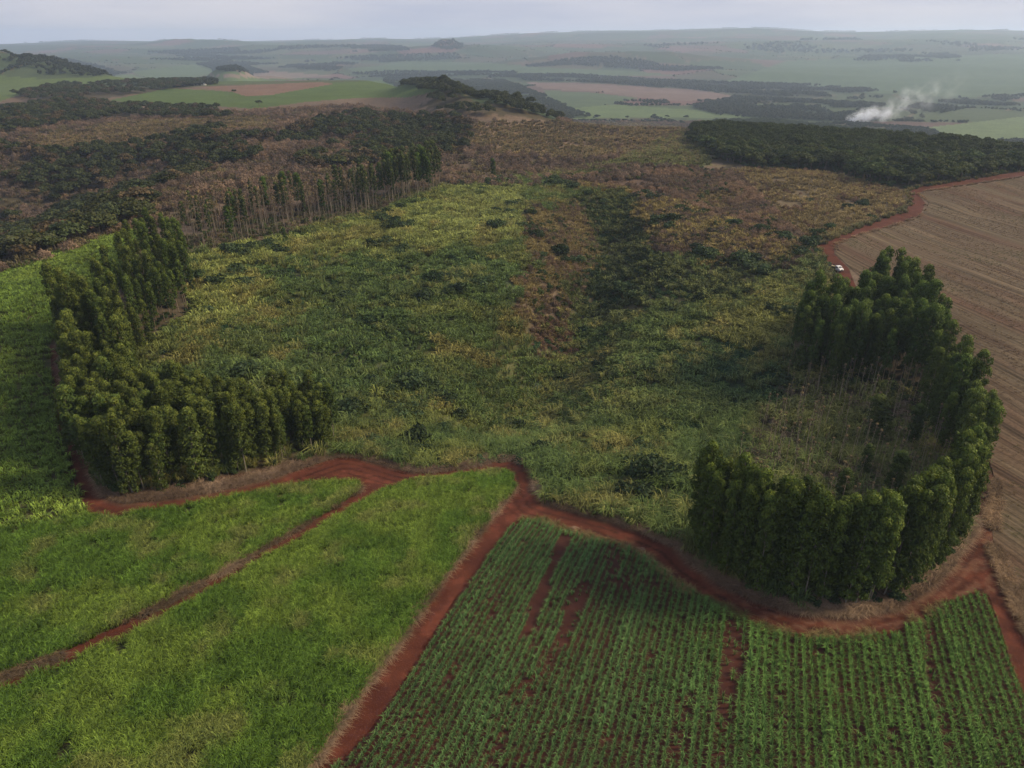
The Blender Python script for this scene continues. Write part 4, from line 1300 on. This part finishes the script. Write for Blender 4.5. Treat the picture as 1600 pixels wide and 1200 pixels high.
gx_, gy_ = fill_points(W_PLANT, 7.2, 0.85)
k = in_view(gx_, gy_, 0.1)
gx_, gy_ = gx_[k], gy_[k]
dd = np.hypot(gx_, gy_)
vis = np.abs(gx_) < 0.80 * gy_
order = np.argsort(np.where(vis, dd, 1e9))
for i in order[:300]:
    v = rng.uniform(0.65, 1.5)
    plant('orchard_tree', DENSE[rng.integers(len(DENSE))], gx_[i], gy_[i], rng.uniform(6.4, 11.8), rng.uniform(1.0, 1.5), 'rounded dark green tree in the dense plantation beside the upper red road', 'tree',
          'plantation trees beside the upper road', (v * rng.uniform(0.95, 1.25), v, v * 0.95), ref=7.6)
i = order[300:]
mass('plantation', 'dense', gx_[i], gy_[i], rng.uniform(1.05, 1.5, len(i)), rng.uniform(0.75, 1.2, (len(i), 1)) * np.array([1.08, 1.0, 0.95]), 'far part of the dense dark plantation', -0.2)

zone_mass('undergrowth', 'shrub', W_PLANT, 4.4, ((0.8, 0.82, 0.85), (1.2, 1.1, 0.95)), (0.9, 1.7), 535, 'undergrowth at the foot of the plantation', 0.3)
# shrubs that stand out in the basin and on the plateau
SHRUB = []
for i in range(6):
    b, s = Build(), Build()
    keep_, rng = rng, np.random.default_rng(700 + i)
    s.tube([(0, 0, -0.2), (0.1, 0.0, 0.5), (0.15, 0.1, 1.1)], [0.13, 0.10, 0.05], (0.10, 0.08, 0.06), 5)
    for k in range(10):
        a, q = rng.uniform(0, 6.28), 1.25 * math.sqrt(rng.random())
        b.lobe((q * math.cos(a), q * math.sin(a), rng.uniform(0.6, 1.6) * (1 - 0.25 * q)), rng.uniform(0.5, 0.8), 62, 0.40, 0.25, np.array((0.036, 0.056, 0.022)) * rng.uniform(0.8, 1.2), 0.28, 0.85, 0.1)
    SHRUB.append((s.mesh('stem', BARK_O), b.mesh('foliage', LEAF_O)))
    rng = keep_

def shrub(x, y, s, label, group, tint, zs=1.0, name='shrub'):
    r = bpy.data.objects.new(name, None)
    COL.objects.link(r)
    r.location = (x, y, float(H(x, y)))
    r.rotation_euler = (0, 0, rng.uniform(0, 6.28))
    r.scale = (s, s, s * zs)
    pr = SHRUB[rng.integers(len(SHRUB))]
    t = link('stem', pr[0], r)
    c = link('foliage', pr[1], r)
    c.color = (*tint, 1)
    tag(r, label, 'shrub', group)
    return r

gx_, gy_ = fill_points(WP['basin'], 7.5, 1.0)
k = (fbm(gx_ / 24, gy_ / 24, 611, 3) > 0.54) & in_view(gx_, gy_, 0.02)
for p in (W_ROAD, W_HILL, W_STUB, W_UPPER, WP['thin'], *W_SE.values(), *W_SW.values()):
    k &= ~inside(gx_, gy_, p)
k &= dist_line(gx_, gy_, W_INNER) > 6
gx_, gy_ = thin_to(gx_[k], gy_[k], 230)
for xx, yy_ in zip(gx_, gy_):
    v = rng.uniform(0.65, 1.5)
    shrub(xx, yy_, rng.uniform(0.9, 3.2), 'dark green shrub rising out of the tall grass in the basin', 'shrubs in the grassy basin', (v, v, v * 1.05), rng.uniform(0.6, 0.95))
for px_, py_, s, lab, tint in ((805, 290, 2.6, 'large round dark bush at the top edge of the bright grass', (0.7, 0.75, 0.8)), (712, 287, 2.0, 'dark bush right of the slender eucalyptus row', (0.65, 0.72, 0.75)),
                               (1275, 368, 2.3, 'dark green bush beside the bend of the upper red road', (0.8, 0.9, 0.8)), (1298, 358, 2.0, 'second dark bush just above the one at the road bend', (0.85, 0.95, 0.8)),
                               (1362, 342, 1.7, 'small round green bush at the edge of the upper red road', (0.9, 1.0, 0.8)), (1345, 322, 2.6, 'wide dark bush below the plantation edge', (0.8, 0.85, 0.8)),
                               (1325, 325, 2.0, 'dark bush left of the wide bush below the plantation', (0.7, 0.75, 0.75)), (1265, 315, 1.4, 'small dark bush alone on the pale dry grass', (0.7, 0.8, 0.75)),
                               (905, 520, 2.3, 'dark bushy tree beside the bare hollow of the gully', (0.6, 0.72, 0.75)), (838, 606, 1.1, 'pale silvery bush alone in the green grass', (4.2, 3.4, 6.0)),
                               (570, 505, 2.4, 'wide dark green bush in the left part of the grassy basin', (0.7, 0.8, 0.75)), (680, 440, 3.0, 'broad dark thicket below the bright yellow grass', (0.6, 0.68, 0.7)),
                               (366, 143, 2.6, 'dark bush at the corner of the brown field on the plateau', (0.7, 0.75, 0.8))):
    xx, yy_ = hit(px_, py_)
    shrub(xx[0], yy_[0], s, lab, None, tint, 0.75)
for px_, py_, h, lab in ((770, 282, 13, 'tall narrow tree between two dark bushes above the bright grass'), (448, 385, 8, 'small leaning tree in front of the slender eucalyptus row')):
    xx, yy_ = hit(px_, py_)
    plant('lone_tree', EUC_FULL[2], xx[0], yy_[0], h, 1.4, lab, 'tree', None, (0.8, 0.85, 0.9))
for px_, py_, h, ws, lab in ((1022, 184, 9, 1.1, 'round topped tree alone on the rim of the plateau'), (1042, 185, 8, 1.2, 'spreading tree right of the round topped one on the rim'), (1072, 186, 9, 1.4, 'wide dark tree at the right end of the rim'),
                             (980, 186, 8, 1.0, 'open branched tree at the left end of the rim'), (405, 166, 8, 1.0, 'dark tree at the lower edge of the upper green field'), (1490, 217, 9, 1.5, 'wide dark tree beside the small white hut'),
                             (1440, 208, 8, 1.4, 'dark tree behind the plantation near the smoke'), (1460, 210, 8, 1.3, 'dark tree between the smoke and the white hut')):
    xx, yy_ = hit(px_, py_)
    plant('broad_tree', BROAD[rng.integers(len(BROAD))], xx[0], yy_[0], h, ws, lab, 'tree', None, (0.8, 0.85, 0.9), ref=7.0)

# ------------------------------------------------------------------ far woods and tree belts
def far_proto(seed, n=70):
    global rng
    keep_, rng = rng, np.random.default_rng(seed)
    b = Build()
    for k in range(5):
        a, q = rng.uniform(0, 6.28), 3.2 * math.sqrt(rng.random())
        b.lobe((q * math.cos(a), q * math.sin(a), rng.uniform(3, 6)), rng.uniform(2.2, 3.2), n // 5 + 4, 2.4, 1.8, (0.030, 0.038, 0.020), 0.3, 0.8, 0.0, -0.6)
    m = b.mesh('far_tree', LEAF_S)
    rng = keep_
    return m
proto_collection('far_tree', [far_proto(800 + i) for i in range(6)])
FAR_WOODS = [
    ([(-200, 100), (0, 91), (50, 89), (110, 93), (160, 105), (198, 115), (150, 121), (100, 120), (40, 116), (0, 110), (-200, 118)], 11, 0.26, 1.15, 'dark wood over the hill at the left'),
    ([(308, 100), (335, 97), (380, 102), (420, 114), (395, 115), (340, 111)], 14, 0.25, 1.2, 'dark wood on the small flat hill'),
    ([(672, 73), (690, 64), (715, 66), (724, 76), (700, 79)], 24, 0.1, 1.6, 'round wooded knoll in the distance'),
    ([(820, 105), (900, 92), (960, 90), (1000, 95), (1060, 104), (1130, 108), (1060, 112), (960, 107), (900, 102)], 24, 0.30, 1.7, 'belt of dark trees across the far hill'),
    ([(800, 118), (900, 118), (1020, 126), (1130, 130), (1280, 134), (1400, 146), (1380, 158), (1200, 150), (1060, 140), (940, 130), (820, 126)], 20, 0.36, 1.5, 'dark trees along the valley floor'),
    ([(1080, 168), (1150, 152), (1260, 158), (1380, 165), (1390, 186), (1300, 190), (1200, 186), (1130, 182)], 15, 0.34, 1.2, 'thick dark wood in the valley behind the plantation'),
    ([(870, 165), (960, 158), (1080, 158), (1140, 160), (1060, 166), (960, 166)], 18, 0.5, 1.0, 'hedge of trees along the valley field'),
    ([(1400, 172), (1520, 150), (1680, 150), (1680, 166), (1520, 168), (1440, 186)], 20, 0.5, 1.2, 'scattered trees behind the smoke'),
    ([(1330, 95), (1370, 84), (1480, 84), (1520, 95), (1420, 98)], 34, 0.42, 1.7, 'clumps of trees on the far green slope'),
    ([(500, 96), (560, 88), (640, 86), (700, 84), (760, 90), (700, 94), (600, 98)], 34, 0.45, 1.8, 'dark trees on the distant hills'),
    ([(220, 82), (420, 74), (620, 70), (640, 80), (420, 84), (300, 88)], 40, 0.5, 2.0, 'dark trees on the distant hills'),
    ([(1000, 72), (1300, 62), (1600, 62), (1600, 80), (1300, 84), (1100, 86)], 70, 0.52, 2.6, 'dark trees on the distant hills'),
    ([(1560, 222), (1680, 218), (1680, 236), (1580, 236)], 8, 0.2, 0.9, 'trees along the rim beyond the plantation'),
    ([(1380, 206), (1450, 204), (1470, 212), (1400, 216)], 8, 0.25, 0.9, 'dark trees below the smoke'),
    ([(240, 130), (330, 122), (340, 132), (260, 138)], 9, 0.35, 0.9, 'dark trees around the farm shed'),
    ([(600, 122), (690, 118), (700, 126), (600, 128)], 10, 0.2, 0.9, 'dark trees on the skyline of the plateau'),
    ([(480, 118), (600, 112), (800, 112), (820, 122), (700, 121), (600, 121)], 26, 0.42, 1.3, 'dark trees along the foot of the far hill'),
    ([(200, 92), (330, 86), (560, 100), (520, 112), (430, 106), (300, 96)], 30, 0.5, 1.4, 'trees dotted across the distant fields'),
]
for pts, sp, thr, s0, lab in FAR_WOODS:
    p = wpoly(pts, 8)
    gx_, gy_ = fill_points(p, sp * 0.62, 1.0)
    k = in_view(gx_, gy_, 0.1) & (fbm(gx_ / (sp * 7), gy_ / (sp * 7), 901, 3) > thr)
    gx_, gy_ = gx_[k], gy_[k]
    if len(gx_) > 5000:
        gx_, gy_ = thin_to(gx_, gy_, 5000)
    mass('distant_wood', 'far_tree', gx_, gy_, rng.uniform(0.7, 1.2, len(gx_)) * s0, rng.uniform(0.75, 1.25, (len(gx_), 1)) * np.array([1.05, 1.0, 1.0]), lab, -0.4)
# trees along the borders between the far fields
def border(x, y):
    fx = x + 260 * (fbm(x / 700, y / 700, 81, 3) - 0.5)
    fy = y + 260 * (fbm(x / 700, y / 700, 91, 3) - 0.5)
    ix, iy = np.floor(fx / cs), np.floor(fy / (cs * 1.3))
    b1 = np.full(len(fx), 1e18)
    b2 = b1.copy()
    for i in (-1, 0, 1):
        for j in (-1, 0, 1):
            jx, jy = ix + i, iy + j
            d = np.hypot(fx - (jx + 0.1 + 0.8 * _hash(jx, jy, 5)) * cs, (fy - (jy + 0.1 + 0.8 * _hash(jx, jy, 6)) * cs * 1.3) / 1.3)
            b2 = np.where(d < b1, b1, np.minimum(b2, d))
            b1 = np.minimum(b1, d)
    return b2 - b1
q_ = np.exp(rng.uniform(math.log(1100), math.log(7500), 420000))
a_ = rng.uniform(-0.72, 0.72, len(q_))
hx, hy = q_ * np.sin(a_), q_ * np.cos(a_)
k = (border(hx, hy) < 9) & (fbm(hx / 380, hy / 380, 77, 2) > 0.44) & (q_ > 1100 + 500 * sm(0.04, 0.2, -hx / hy))
for p, c in FP.values():
    k &= ~inside(hx, hy, p)
hx, hy = hx[k][:15000], hy[k][:15000]
mass('distant_hedge', 'far_tree', hx, hy, rng.uniform(0.3, 0.85, len(hx)), rng.uniform(0.8, 1.3, (len(hx), 1)) * np.ones(3), 'trees along the borders of the far fields', -0.4)
# trees along the skyline
sa = np.radians(np.linspace(-42, 42, 2400))
sr = np.geomspace(5000, 13900, 260)
SX, SY = sr[:, None] * np.sin(sa), sr[:, None] * np.cos(sa)
SH = H(SX, SY)
kk = ((SH - CAM_Z) / sr[:, None]).argmax(0)
sx_, sy_ = SX[kk, np.arange(len(sa))], SY[kk, np.arange(len(sa))]
k = fbm(sa * 60, sa * 0, 915, 3) > 0.5
mass('distant_wood', 'far_tree', sx_[k] + rng.normal(0, 8, k.sum()), sy_[k], rng.uniform(0.6, 1.7, k.sum()) * (0.6 + fbm(sa[k] * 30, sa[k] * 0, 916, 2)), rng.uniform(0.8, 1.2, (k.sum(), 1)) * np.ones(3), 'trees along the skyline', -0.5)

# ------------------------------------------------------------------ truck, hut, shed
WHITE = plain_mat('white_paint', (0.45, 0.45, 0.47), 0.35, 0.5)
DARK = plain_mat('dark_paint', (0.030, 0.028, 0.030), 0.6, 0.3)
GLASS = plain_mat('dark_glass', (0.03, 0.035, 0.05), 0.08, 0.8)
RUBBER = plain_mat('rubber', (0.02, 0.02, 0.02), 0.9, 0.1)
STEEL = plain_mat('steel', (0.35, 0.35, 0.36), 0.4, 0.5, 0.7)
SACK = plain_mat('load', (0.42, 0.34, 0.20), 0.9, 0.1, 0, 0.35, 5)
LAMP = plain_mat('lamp_glass', (0.7, 0.7, 0.66), 0.1, 0.8)
PLASTER = plain_mat('plaster', (0.70, 0.69, 0.66), 0.9, 0.1)
TIN = plain_mat('roof_tin', (0.30, 0.25, 0.21), 0.6, 0.3)
WOODM = plain_mat('door_paint', (0.09, 0.06, 0.045), 0.7, 0.2)

def part(name, parent, mat, *boxes):
    b = Build()
    for lo, hi in boxes:
        box(b, lo, hi)
    o = link(name, b.mesh(name, mat), parent)
    md = o.modifiers.new('edge', 'BEVEL')
    md.width = 0.03
    md.segments = 2
    return o

def shape(name, parent, mat, profile, x0, x1, bevel=0.06):
    """A side outline (y, z) carried across from x0 to x1."""
    b = Build()
    n = len(profile)
    V = [(x0, p[0], p[1]) for p in profile] + [(x1, p[0], p[1]) for p in profile]
    me = bpy.data.meshes.new(name)
    faces = [tuple(range(n)), tuple(range(2 * n - 1, n - 1, -1))] + [(i, i + n, (i + 1) % n + n, (i + 1) % n) for i in range(n)]
    me.from_pydata(V, [], faces)
    me.materials.append(mat)
    o = link(name, me, parent)
    md = o.modifiers.new('edge', 'BEVEL')
    md.width = bevel
    md.segments = 3
    return o

def wheel(parent, xx, yy_):
    b = Build()
    r = 0.40
    sg = 18
    th = np.arange(sg) * 2 * math.pi / sg
    prof = [(-0.13, 0.24), (-0.14, 0.36), (-0.09, r), (0.09, r), (0.14, 0.36), (0.13, 0.24)]
    V = np.concatenate([np.column_stack([np.full(sg, a), np.cos(th) * q, np.sin(th) * q]) for a, q in prof])
    q = [(i * sg + k, (i + 1) * sg + k, (i + 1) * sg + (k + 1) % sg, i * sg + (k + 1) % sg) for i in range(len(prof) - 1) for k in range(sg)]
    b.add(V, quads=q)
    wobj = link('wheel', None, parent, (xx, yy_, r))
    link('tyre', b.mesh('tyre', RUBBER), wobj)
    b = Build()
    V = np.concatenate([np.column_stack([np.full(sg, a), np.cos(th) * q2, np.sin(th) * q2]) for a, q2 in ((-0.10, 0.03), (-0.10, 0.245), (0.10, 0.245), (0.10, 0.03))])
    b.add(V, quads=[(i * sg + k, (i + 1) * sg + k, (i + 1) * sg + (k + 1) % sg, i * sg + (k + 1) % sg) for i in range(3) for k in range(sg)])
    link('rim', b.mesh('rim', STEEL), wobj)

def make_truck(x, y, rz):
    t = link('parked_truck', None)
    tag(t, 'small white cabbed truck with a dark loaded bed on the red track', 'truck')
    t.location = (x, y, float(H(x, y)) + 0.16)
    t.rotation_euler = (0, 0, rz)
    # front looks towards -y in its own space
    shape('cab', t, WHITE, [(-2.6, 0.45), (-2.62, 1.05), (-2.45, 1.18), (-1.85, 1.28), (-1.35, 1.92), (-0.35, 1.98), (-0.18, 1.90), (-0.12, 0.45)], -0.92, 0.92)
    ws = link('windscreen', None, t)
    me = bpy.data.meshes.new('windscreen')
    me.from_pydata([(-0.80, -1.845, 1.31), (0.80, -1.845, 1.31), (0.70, -1.40, 1.875), (-0.70, -1.40, 1.875), (-0.80, -1.865, 1.325), (0.80, -1.865, 1.325), (0.70, -1.42, 1.89), (-0.70, -1.42, 1.89)], [],
                   [(0, 3, 2, 1), (4, 5, 6, 7), (0, 1, 5, 4), (1, 2, 6, 5), (2, 3, 7, 6), (3, 0, 4, 7)])
    me.materials.append(GLASS)
    bpy.data.objects.remove(ws)
    link('windscreen', me, t)
    for s in (-1, 1):
        part('side_window', t, GLASS, ((min(s * 0.915, s * 0.93), -1.30, 1.32), (max(s * 0.915, s * 0.93), -0.40, 1.80)))
        part('headlight', t, LAMP, ((min(s * 0.55, s * 0.86), -2.66, 0.78), (max(s * 0.55, s * 0.86), -2.60, 1.0)))
        part('mirror', t, DARK, ((min(s * 0.95, s * 1.12), -1.55, 1.30), (max(s * 0.95, s * 1.12), -1.47, 1.52)))
    part('grille', t, DARK, ((-0.5, -2.66, 0.72), (0.5, -2.615, 0.98)))
    part('bumper', t, DARK, ((-0.95, -2.76, 0.42), (0.95, -2.58, 0.64)))
    part('chassis', t, DARK, ((-0.45, -2.4, 0.36), (0.45, 2.7, 0.60)))
    part('load_bed', t, DARK, ((-1.05, 0.0, 0.70), (1.05, 2.9, 0.86)), ((-1.05, 0.0, 0.88), (-0.99, 2.9, 1.5)), ((0.99, 0.0, 0.88), (1.05, 2.9, 1.5)), ((-0.98, 0.0, 0.88), (0.98, 0.06, 1.9)), ((-0.98, 2.84, 0.88), (0.98, 2.9, 1.5)))
    for s in (-1, 1):
        for yy_ in (0.05, 1.45, 2.8):
            part('stake', t, DARK, ((min(s * 1.06, s * 1.12), yy_, 0.88), (max(s * 1.06, s * 1.12), yy_ + 0.07, 2.0)))
    part('rail', t, DARK, ((-1.18, 0.0, 1.94), (-1.125, 2.9, 2.02)))
    part('rail', t, DARK, ((1.125, 0.0, 1.94), (1.18, 2.9, 2.02)))
    for s in (-1, 1):
        wheel(t, s * 0.80, -1.75)
        wheel(t, s * 0.84, 1.75)
    return t
tx, ty = hit(1306, 423)
tk = make_truck(tx[0], ty[0], R(22))
z0 = float(H(tx[0], ty[0])) + 0.16
for i, (dx, dy) in enumerate(((-0.45, 0.9), (0.4, 1.3), (-0.1, 2.0))):
    b = Build()
    b.lobe((0, 0, 0.3), 0.5, 90, 0.4, 0.3, (1, 1, 1), 0.2, 0.7, 0, -1)
    me = bpy.data.meshes.new('sack')
    import bmesh
    bm = bmesh.new()
    bmesh.ops.create_icosphere(bm, subdivisions=3, radius=0.5)
    for vv in bm.verts:
        vv.co.x *= 0.9 + 0.1 * i
        vv.co.z = max(vv.co.z, -0.33) * 0.75 + 0.25
        vv.co += Vector((math.sin(vv.co.y * 7 + i), math.cos(vv.co.x * 6), math.sin(vv.co.x * 9))) * 0.03
    bm.to_mesh(me)
    bm.free()
    me.materials.append(SACK)
    c, s = math.cos(R(22)), math.sin(R(22))
    o = link('sack', me, None, (tx[0] + c * dx - s * dy, ty[0] + s * dx + c * dy, z0 + 0.86))
    tag(o, ('bulging straw coloured sack behind the cab on the truck bed', 'straw coloured sack in the middle of the truck bed', 'straw coloured sack towards the rear of the truck bed')[i], 'sack')

def house(name, label, cat, px_, py_, L, Wd, hh, rz, walls, roofm, rh=1.2, open_shed=False):
    xx, yy_ = hit(px_, py_)
    r = link(name, None)
    tag(r, label, cat)
    r.location = (xx[0], yy_[0], float(H(xx[0], yy_[0])) - 0.2)
    r.rotation_euler = (0, 0, rz)
    part('wall', r, walls, ((-L / 2, -Wd / 2, 0), (L / 2, -Wd / 2 + 0.2, hh)))
    part('wall', r, walls, ((-L / 2, Wd / 2 - 0.2, 0), (L / 2, Wd / 2, hh)))
    for s in (-1, 1):
        n = [(-Wd / 2 + 0.21, 0), (Wd / 2 - 0.21, 0), (Wd / 2 - 0.21, hh), (0, hh + rh - 0.05), (-Wd / 2 + 0.21, hh)]
        shape('gable_wall', r, walls, n, s * (L / 2) - 0.1, s * (L / 2) + 0.1, 0.01)
    for s in (-1, 1):
        n = [(s * (Wd / 2 + 0.4), hh + 0.05), (s * (Wd / 2 + 0.4), hh + 0.17), (s * 0.02, hh + rh + 0.3), (s * 0.02, hh + rh + 0.15)]
        shape('roof', r, roofm, n, -L / 2 - 0.35, L / 2 + 0.35, 0.01)
    part('door', r, WOODM, ((-0.5, -Wd / 2 - 0.05, 0.2), (0.5, -Wd / 2 - 0.005, 2.2)))
    for q in (-0.3, 0.3):
        wn = part('window', r, WOODM, ((q * L - 0.6, -Wd / 2 - 0.05, 1.0), (q * L + 0.6, -Wd / 2 - 0.005, 2.0)))
        part('pane', wn, GLASS, ((q * L - 0.5, -Wd / 2 - 0.07, 1.1), (q * L + 0.5, -Wd / 2 - 0.055, 1.9)))
    return r
house('hut', 'small white hut beside a wide dark tree behind the plantation', 'hut', 1475, 216, 6.5, 4.5, 3.2, R(-20), PLASTER, PLASTER, 0.6)
house('farm_shed', 'long brown roofed farm shed under dark trees on the plateau', 'shed', 313, 133, 20, 8, 3.0, R(8), PLASTER, TIN, 2.2)

# low heaps of straw and pale soil left on the red road
for px_, py_, s, lab in ((897, 826, 0.8, 'flat straw heap on the red road above the young cane'), (1000, 859, 0.75, 'small pale soil heap at the road edge above the young cane')):
    xx, yy_ = hit(px_, py_)
    me = bpy.data.meshes.new('heap')
    bm = bmesh.new()
    bmesh.ops.create_uvsphere(bm, u_segments=20, v_segments=10, radius=1.0)
    for vv in bm.verts:
        k = 1 + 0.25 * math.sin(vv.co.x * 5 + px_) * math.cos(vv.co.y * 4)
        vv.co = Vector((vv.co.x * s * 1.3 * k, vv.co.y * s * 0.7 * k, max(vv.co.z, -0.1) * 0.28 + 0.03 * math.sin(vv.co.x * 9 + vv.co.y * 7)))
    bm.to_mesh(me)
    bm.free()
    me.materials.append(soil_mat('heap_soil', (0.11, 0.06, 0.04), (0.17, 0.11, 0.075), (0.22, 0.16, 0.11), 2.5))
    o = link('straw_heap' if px_ == 897 else 'soil_heap', me, None, (xx[0], yy_[0], float(H(xx[0], yy_[0])) + 0.1))
    tag(o, lab, 'heap')

# ------------------------------------------------------------------ smoke
def plume():
    xx, yy_ = hit(1352, 199)
    b0 = Vector((xx[0], yy_[0] + 90, 0))
    b0.z = float(H(b0.x, b0.y)) + 2
    D0 = b0.length
    dirv = Vector((1.0, 0.22, 0.0)).normalized()
    L = 300.0
    nseg, sg = 24, 16
    rad_ = lambda f: 20 + 66 * f ** 0.8
    cz = lambda f: 6 + 22 * f + 70 * f * f
    th = np.arange(sg) * 2 * math.pi / sg
    Vv, q = [], []
    for i in range(nseg + 1):
        f = i / nseg
        r = rad_(f) if 0 < i else 8.0
        Vv.append(np.column_stack([np.full(sg, f * L), np.cos(th) * r, np.maximum(cz(f) + np.sin(th) * r, -1.5)]))
    Vv = np.concatenate(Vv)
    for i in range(nseg):
        for k in range(sg):
            q.append((i * sg + k, i * sg + (k + 1) % sg, (i + 1) * sg + (k + 1) % sg, (i + 1) * sg + k))
    me = bpy.data.meshes.new('smoke')
    me.from_pydata(Vv.tolist(), [], q + [tuple(range(sg - 1, -1, -1)), tuple(range(nseg * sg, nseg * sg + sg))])
    m, t, o = new_mat('smoke_volume')
    tcn = N(t, 'ShaderNodeTexCoord')
    sp = N(t, 'ShaderNodeSeparateXYZ')
    t.links.new(tcn.outputs['Object'], sp.inputs[0])
    def M(op, a, b=None, c=None, clamp=False):
        n = N(t, 'ShaderNodeMath', operation=op, use_clamp=clamp)
        for i, v in enumerate((a, b, c)):
            if v is None:
                continue
            if isinstance(v, (int, float)):
                n.inputs[i].default_value = v
            else:
                t.links.new(v, n.inputs[i])
        return n.outputs[0]
    X, Y, Z = sp.outputs
    f = M('DIVIDE', X, L, clamp=True)
    nzw = N(t, 'ShaderNodeTexNoise', i_Scale=0.018, i_Detail=4.0)
    t.links.new(tcn.outputs['Object'], nzw.inputs['Vector'])
    wv = N(t, 'ShaderNodeSeparateColor')
    t.links.new(nzw.outputs['Color'], wv.inputs[0])
    amp = M('MULTIPLY_ADD', f, 120.0, 22.0)
    Z = M('SUBTRACT', Z, M('ADD', 6.0, M('ADD', M('MULTIPLY', f, 22.0), M('MULTIPLY', M('MULTIPLY', f, f), 70.0))))
    Yw = M('ADD', Y, M('MULTIPLY', M('SUBTRACT', wv.outputs[0], 0.5), amp))
    Zw = M('ADD', Z, M('MULTIPLY', M('SUBTRACT', wv.outputs[1], 0.5), amp))
    r = M('MULTIPLY_ADD', M('POWER', f, 0.8), 46.0, 12.0)
    d = M('DIVIDE', M('SQRT', M('ADD', M('MULTIPLY', Yw, Yw), M('MULTIPLY', Zw, Zw))), r)
    core = M('SUBTRACT', 1.0, d, clamp=True)
    nn = N(t, 'ShaderNodeTexNoise', i_Scale=0.035, i_Detail=8.0, i_Roughness=0.68)
    t.links.new(tcn.outputs['Object'], nn.inputs['Vector'])
    den = M('MULTIPLY', M('SUBTRACT', nn.outputs['Fac'], 0.455, clamp=True), M('MULTIPLY', core, core))
    fa = M('SUBTRACT', 1.0, f, clamp=True)
    fall = M('ADD', M('MULTIPLY', M('POWER', fa, 7.0), 1.5), M('MULTIPLY', M('POWER', fa, 1.6), 0.24))
    den = M('MULTIPLY', M('MULTIPLY', den, fall), 2.3)
    v = N(t, 'ShaderNodeVolumePrincipled')
    v.inputs['Color'].default_value = (0.84, 0.90, 1.0, 1)
    v.inputs['Anisotropy'].default_value = 0.2
    t.links.new(den, v.inputs['Density'])
    t.links.new(v.outputs[0], o.inputs['Volume'])
    me.materials.append(m)
    ob = link('smoke', me)
    ob.location = b0
    ob.rotation_euler = dirv.to_track_quat('X', 'Z').to_euler()
    tag(ob, 'white smoke drifting right from a fire behind the plantation', None, None, 'stuff')
plume()

# ------------------------------------------------------------------ air
zmin, zmax = float(GZ.min()), float(max(GZ.max() + 25, CAM_Z + 3))
HX, HY0, HY1 = 14600.0, -300.0, 14600.0
b = Build()
box(b, (-HX, HY0, zmin - 1.5), (HX, HY1, zmax))
m, t, o = new_mat('haze_air')
v = N(t, 'ShaderNodeVolumePrincipled')
v.inputs['Color'].default_value = (0.58, 0.74, 1.0, 1)
v.inputs['Density'].default_value = 0.000086
v.inputs['Anisotropy'].default_value = 0.25
t.links.new(v.outputs[0], o.inputs['Volume'])
tag(link('haze', b.mesh('haze', m)), None, None, None, 'stuff')

# ------------------------------------------------------------------ say which one: row, place along the stand, and the tallest of each lot
def relabel(group, what, place, nx=5, ny=3, names=None):
    obs = [o for o in sc.objects if o.parent is None and o.get('group') == group]
    if not obs:
        return
    P = np.array([tuple(o.location) for o in obs])
    hgt = np.array([o.scale[2] for o in obs])
    dep = P[:, 1] * CP + (CAM_Z - P[:, 2]) * SP
    sx = P[:, 0] / dep
    xn = {3: ['leftmost third', 'middle third', 'rightmost third'], 5: ['leftmost fifth', 'left-of-centre fifth', 'central fifth', 'right-of-centre fifth', 'rightmost fifth']}[nx]
    yn = {1: [''], 2: ['front', 'back'], 3: ['front', 'middle', 'back']}[ny]
    order = np.argsort(sx)
    for i, blk in enumerate(np.array_split(order, nx)):
        for j, cell in enumerate(np.array_split(blk[np.argsort(dep[blk])], ny)):
            if not len(cell):
                continue
            tall = cell[np.argmax(hgt[cell])]
            row = ('in the %s rows,' % yn[j])
            for q in cell:
                lead = 'tallest ' if q == tall and len(cell) > 2 else ''
                obs[q]['label'] = ' '.join(' '.join((lead + what, row, xn[i], place)).split())
                obs[q]['group'] = ' '.join(' '.join((group, row, xn[i])).split())
for args in (('eucalyptus trees along the track bend', 'dark eucalyptus', 'of the track bend stand', 5, 2),
             ('eucalyptus trees beside the harvested field', 'leafy eucalyptus', 'beside the harvested field', 3, 3),
             ('eucalyptus trees in the block below the truck', 'tall eucalyptus', 'of the block below the truck', 5, 3),
             ('eucalyptus trees above the lower red road', 'olive eucalyptus', 'above the lower red road', 5, 3),
             ('eucalyptus trees bordering the hillside cane', 'olive eucalyptus', 'bordering the hillside cane', 3, 3),
             ('eucalyptus trees climbing the spur', 'eucalyptus', 'of the spur up the hillside', 3, 3),
             ('slender eucalyptus behind the grass', 'slender eucalyptus', 'behind the bright grass', 5, 3),
             ('grey saplings inside the curve', 'thin grey sapling', 'inside the eucalyptus curve', 5, 3),
             ('woodland trees beyond the hillside crest', 'dark woodland tree', 'beyond the hillside crest', 5, 3),
             ('woodland trees behind the slender row', 'dark woodland tree', 'behind the slender eucalyptus', 5, 3),
             ('plantation trees beside the upper road', 'round plantation tree', 'beside the upper red road', 5, 3),
             ('shrubs in the grassy basin', 'dark green shrub', 'of the grassy basin', 5, 3),
             ('young cane plants in the closest rows', 'young cane plant', 'of the closest rows', 5, 3)):
    relabel(*args)
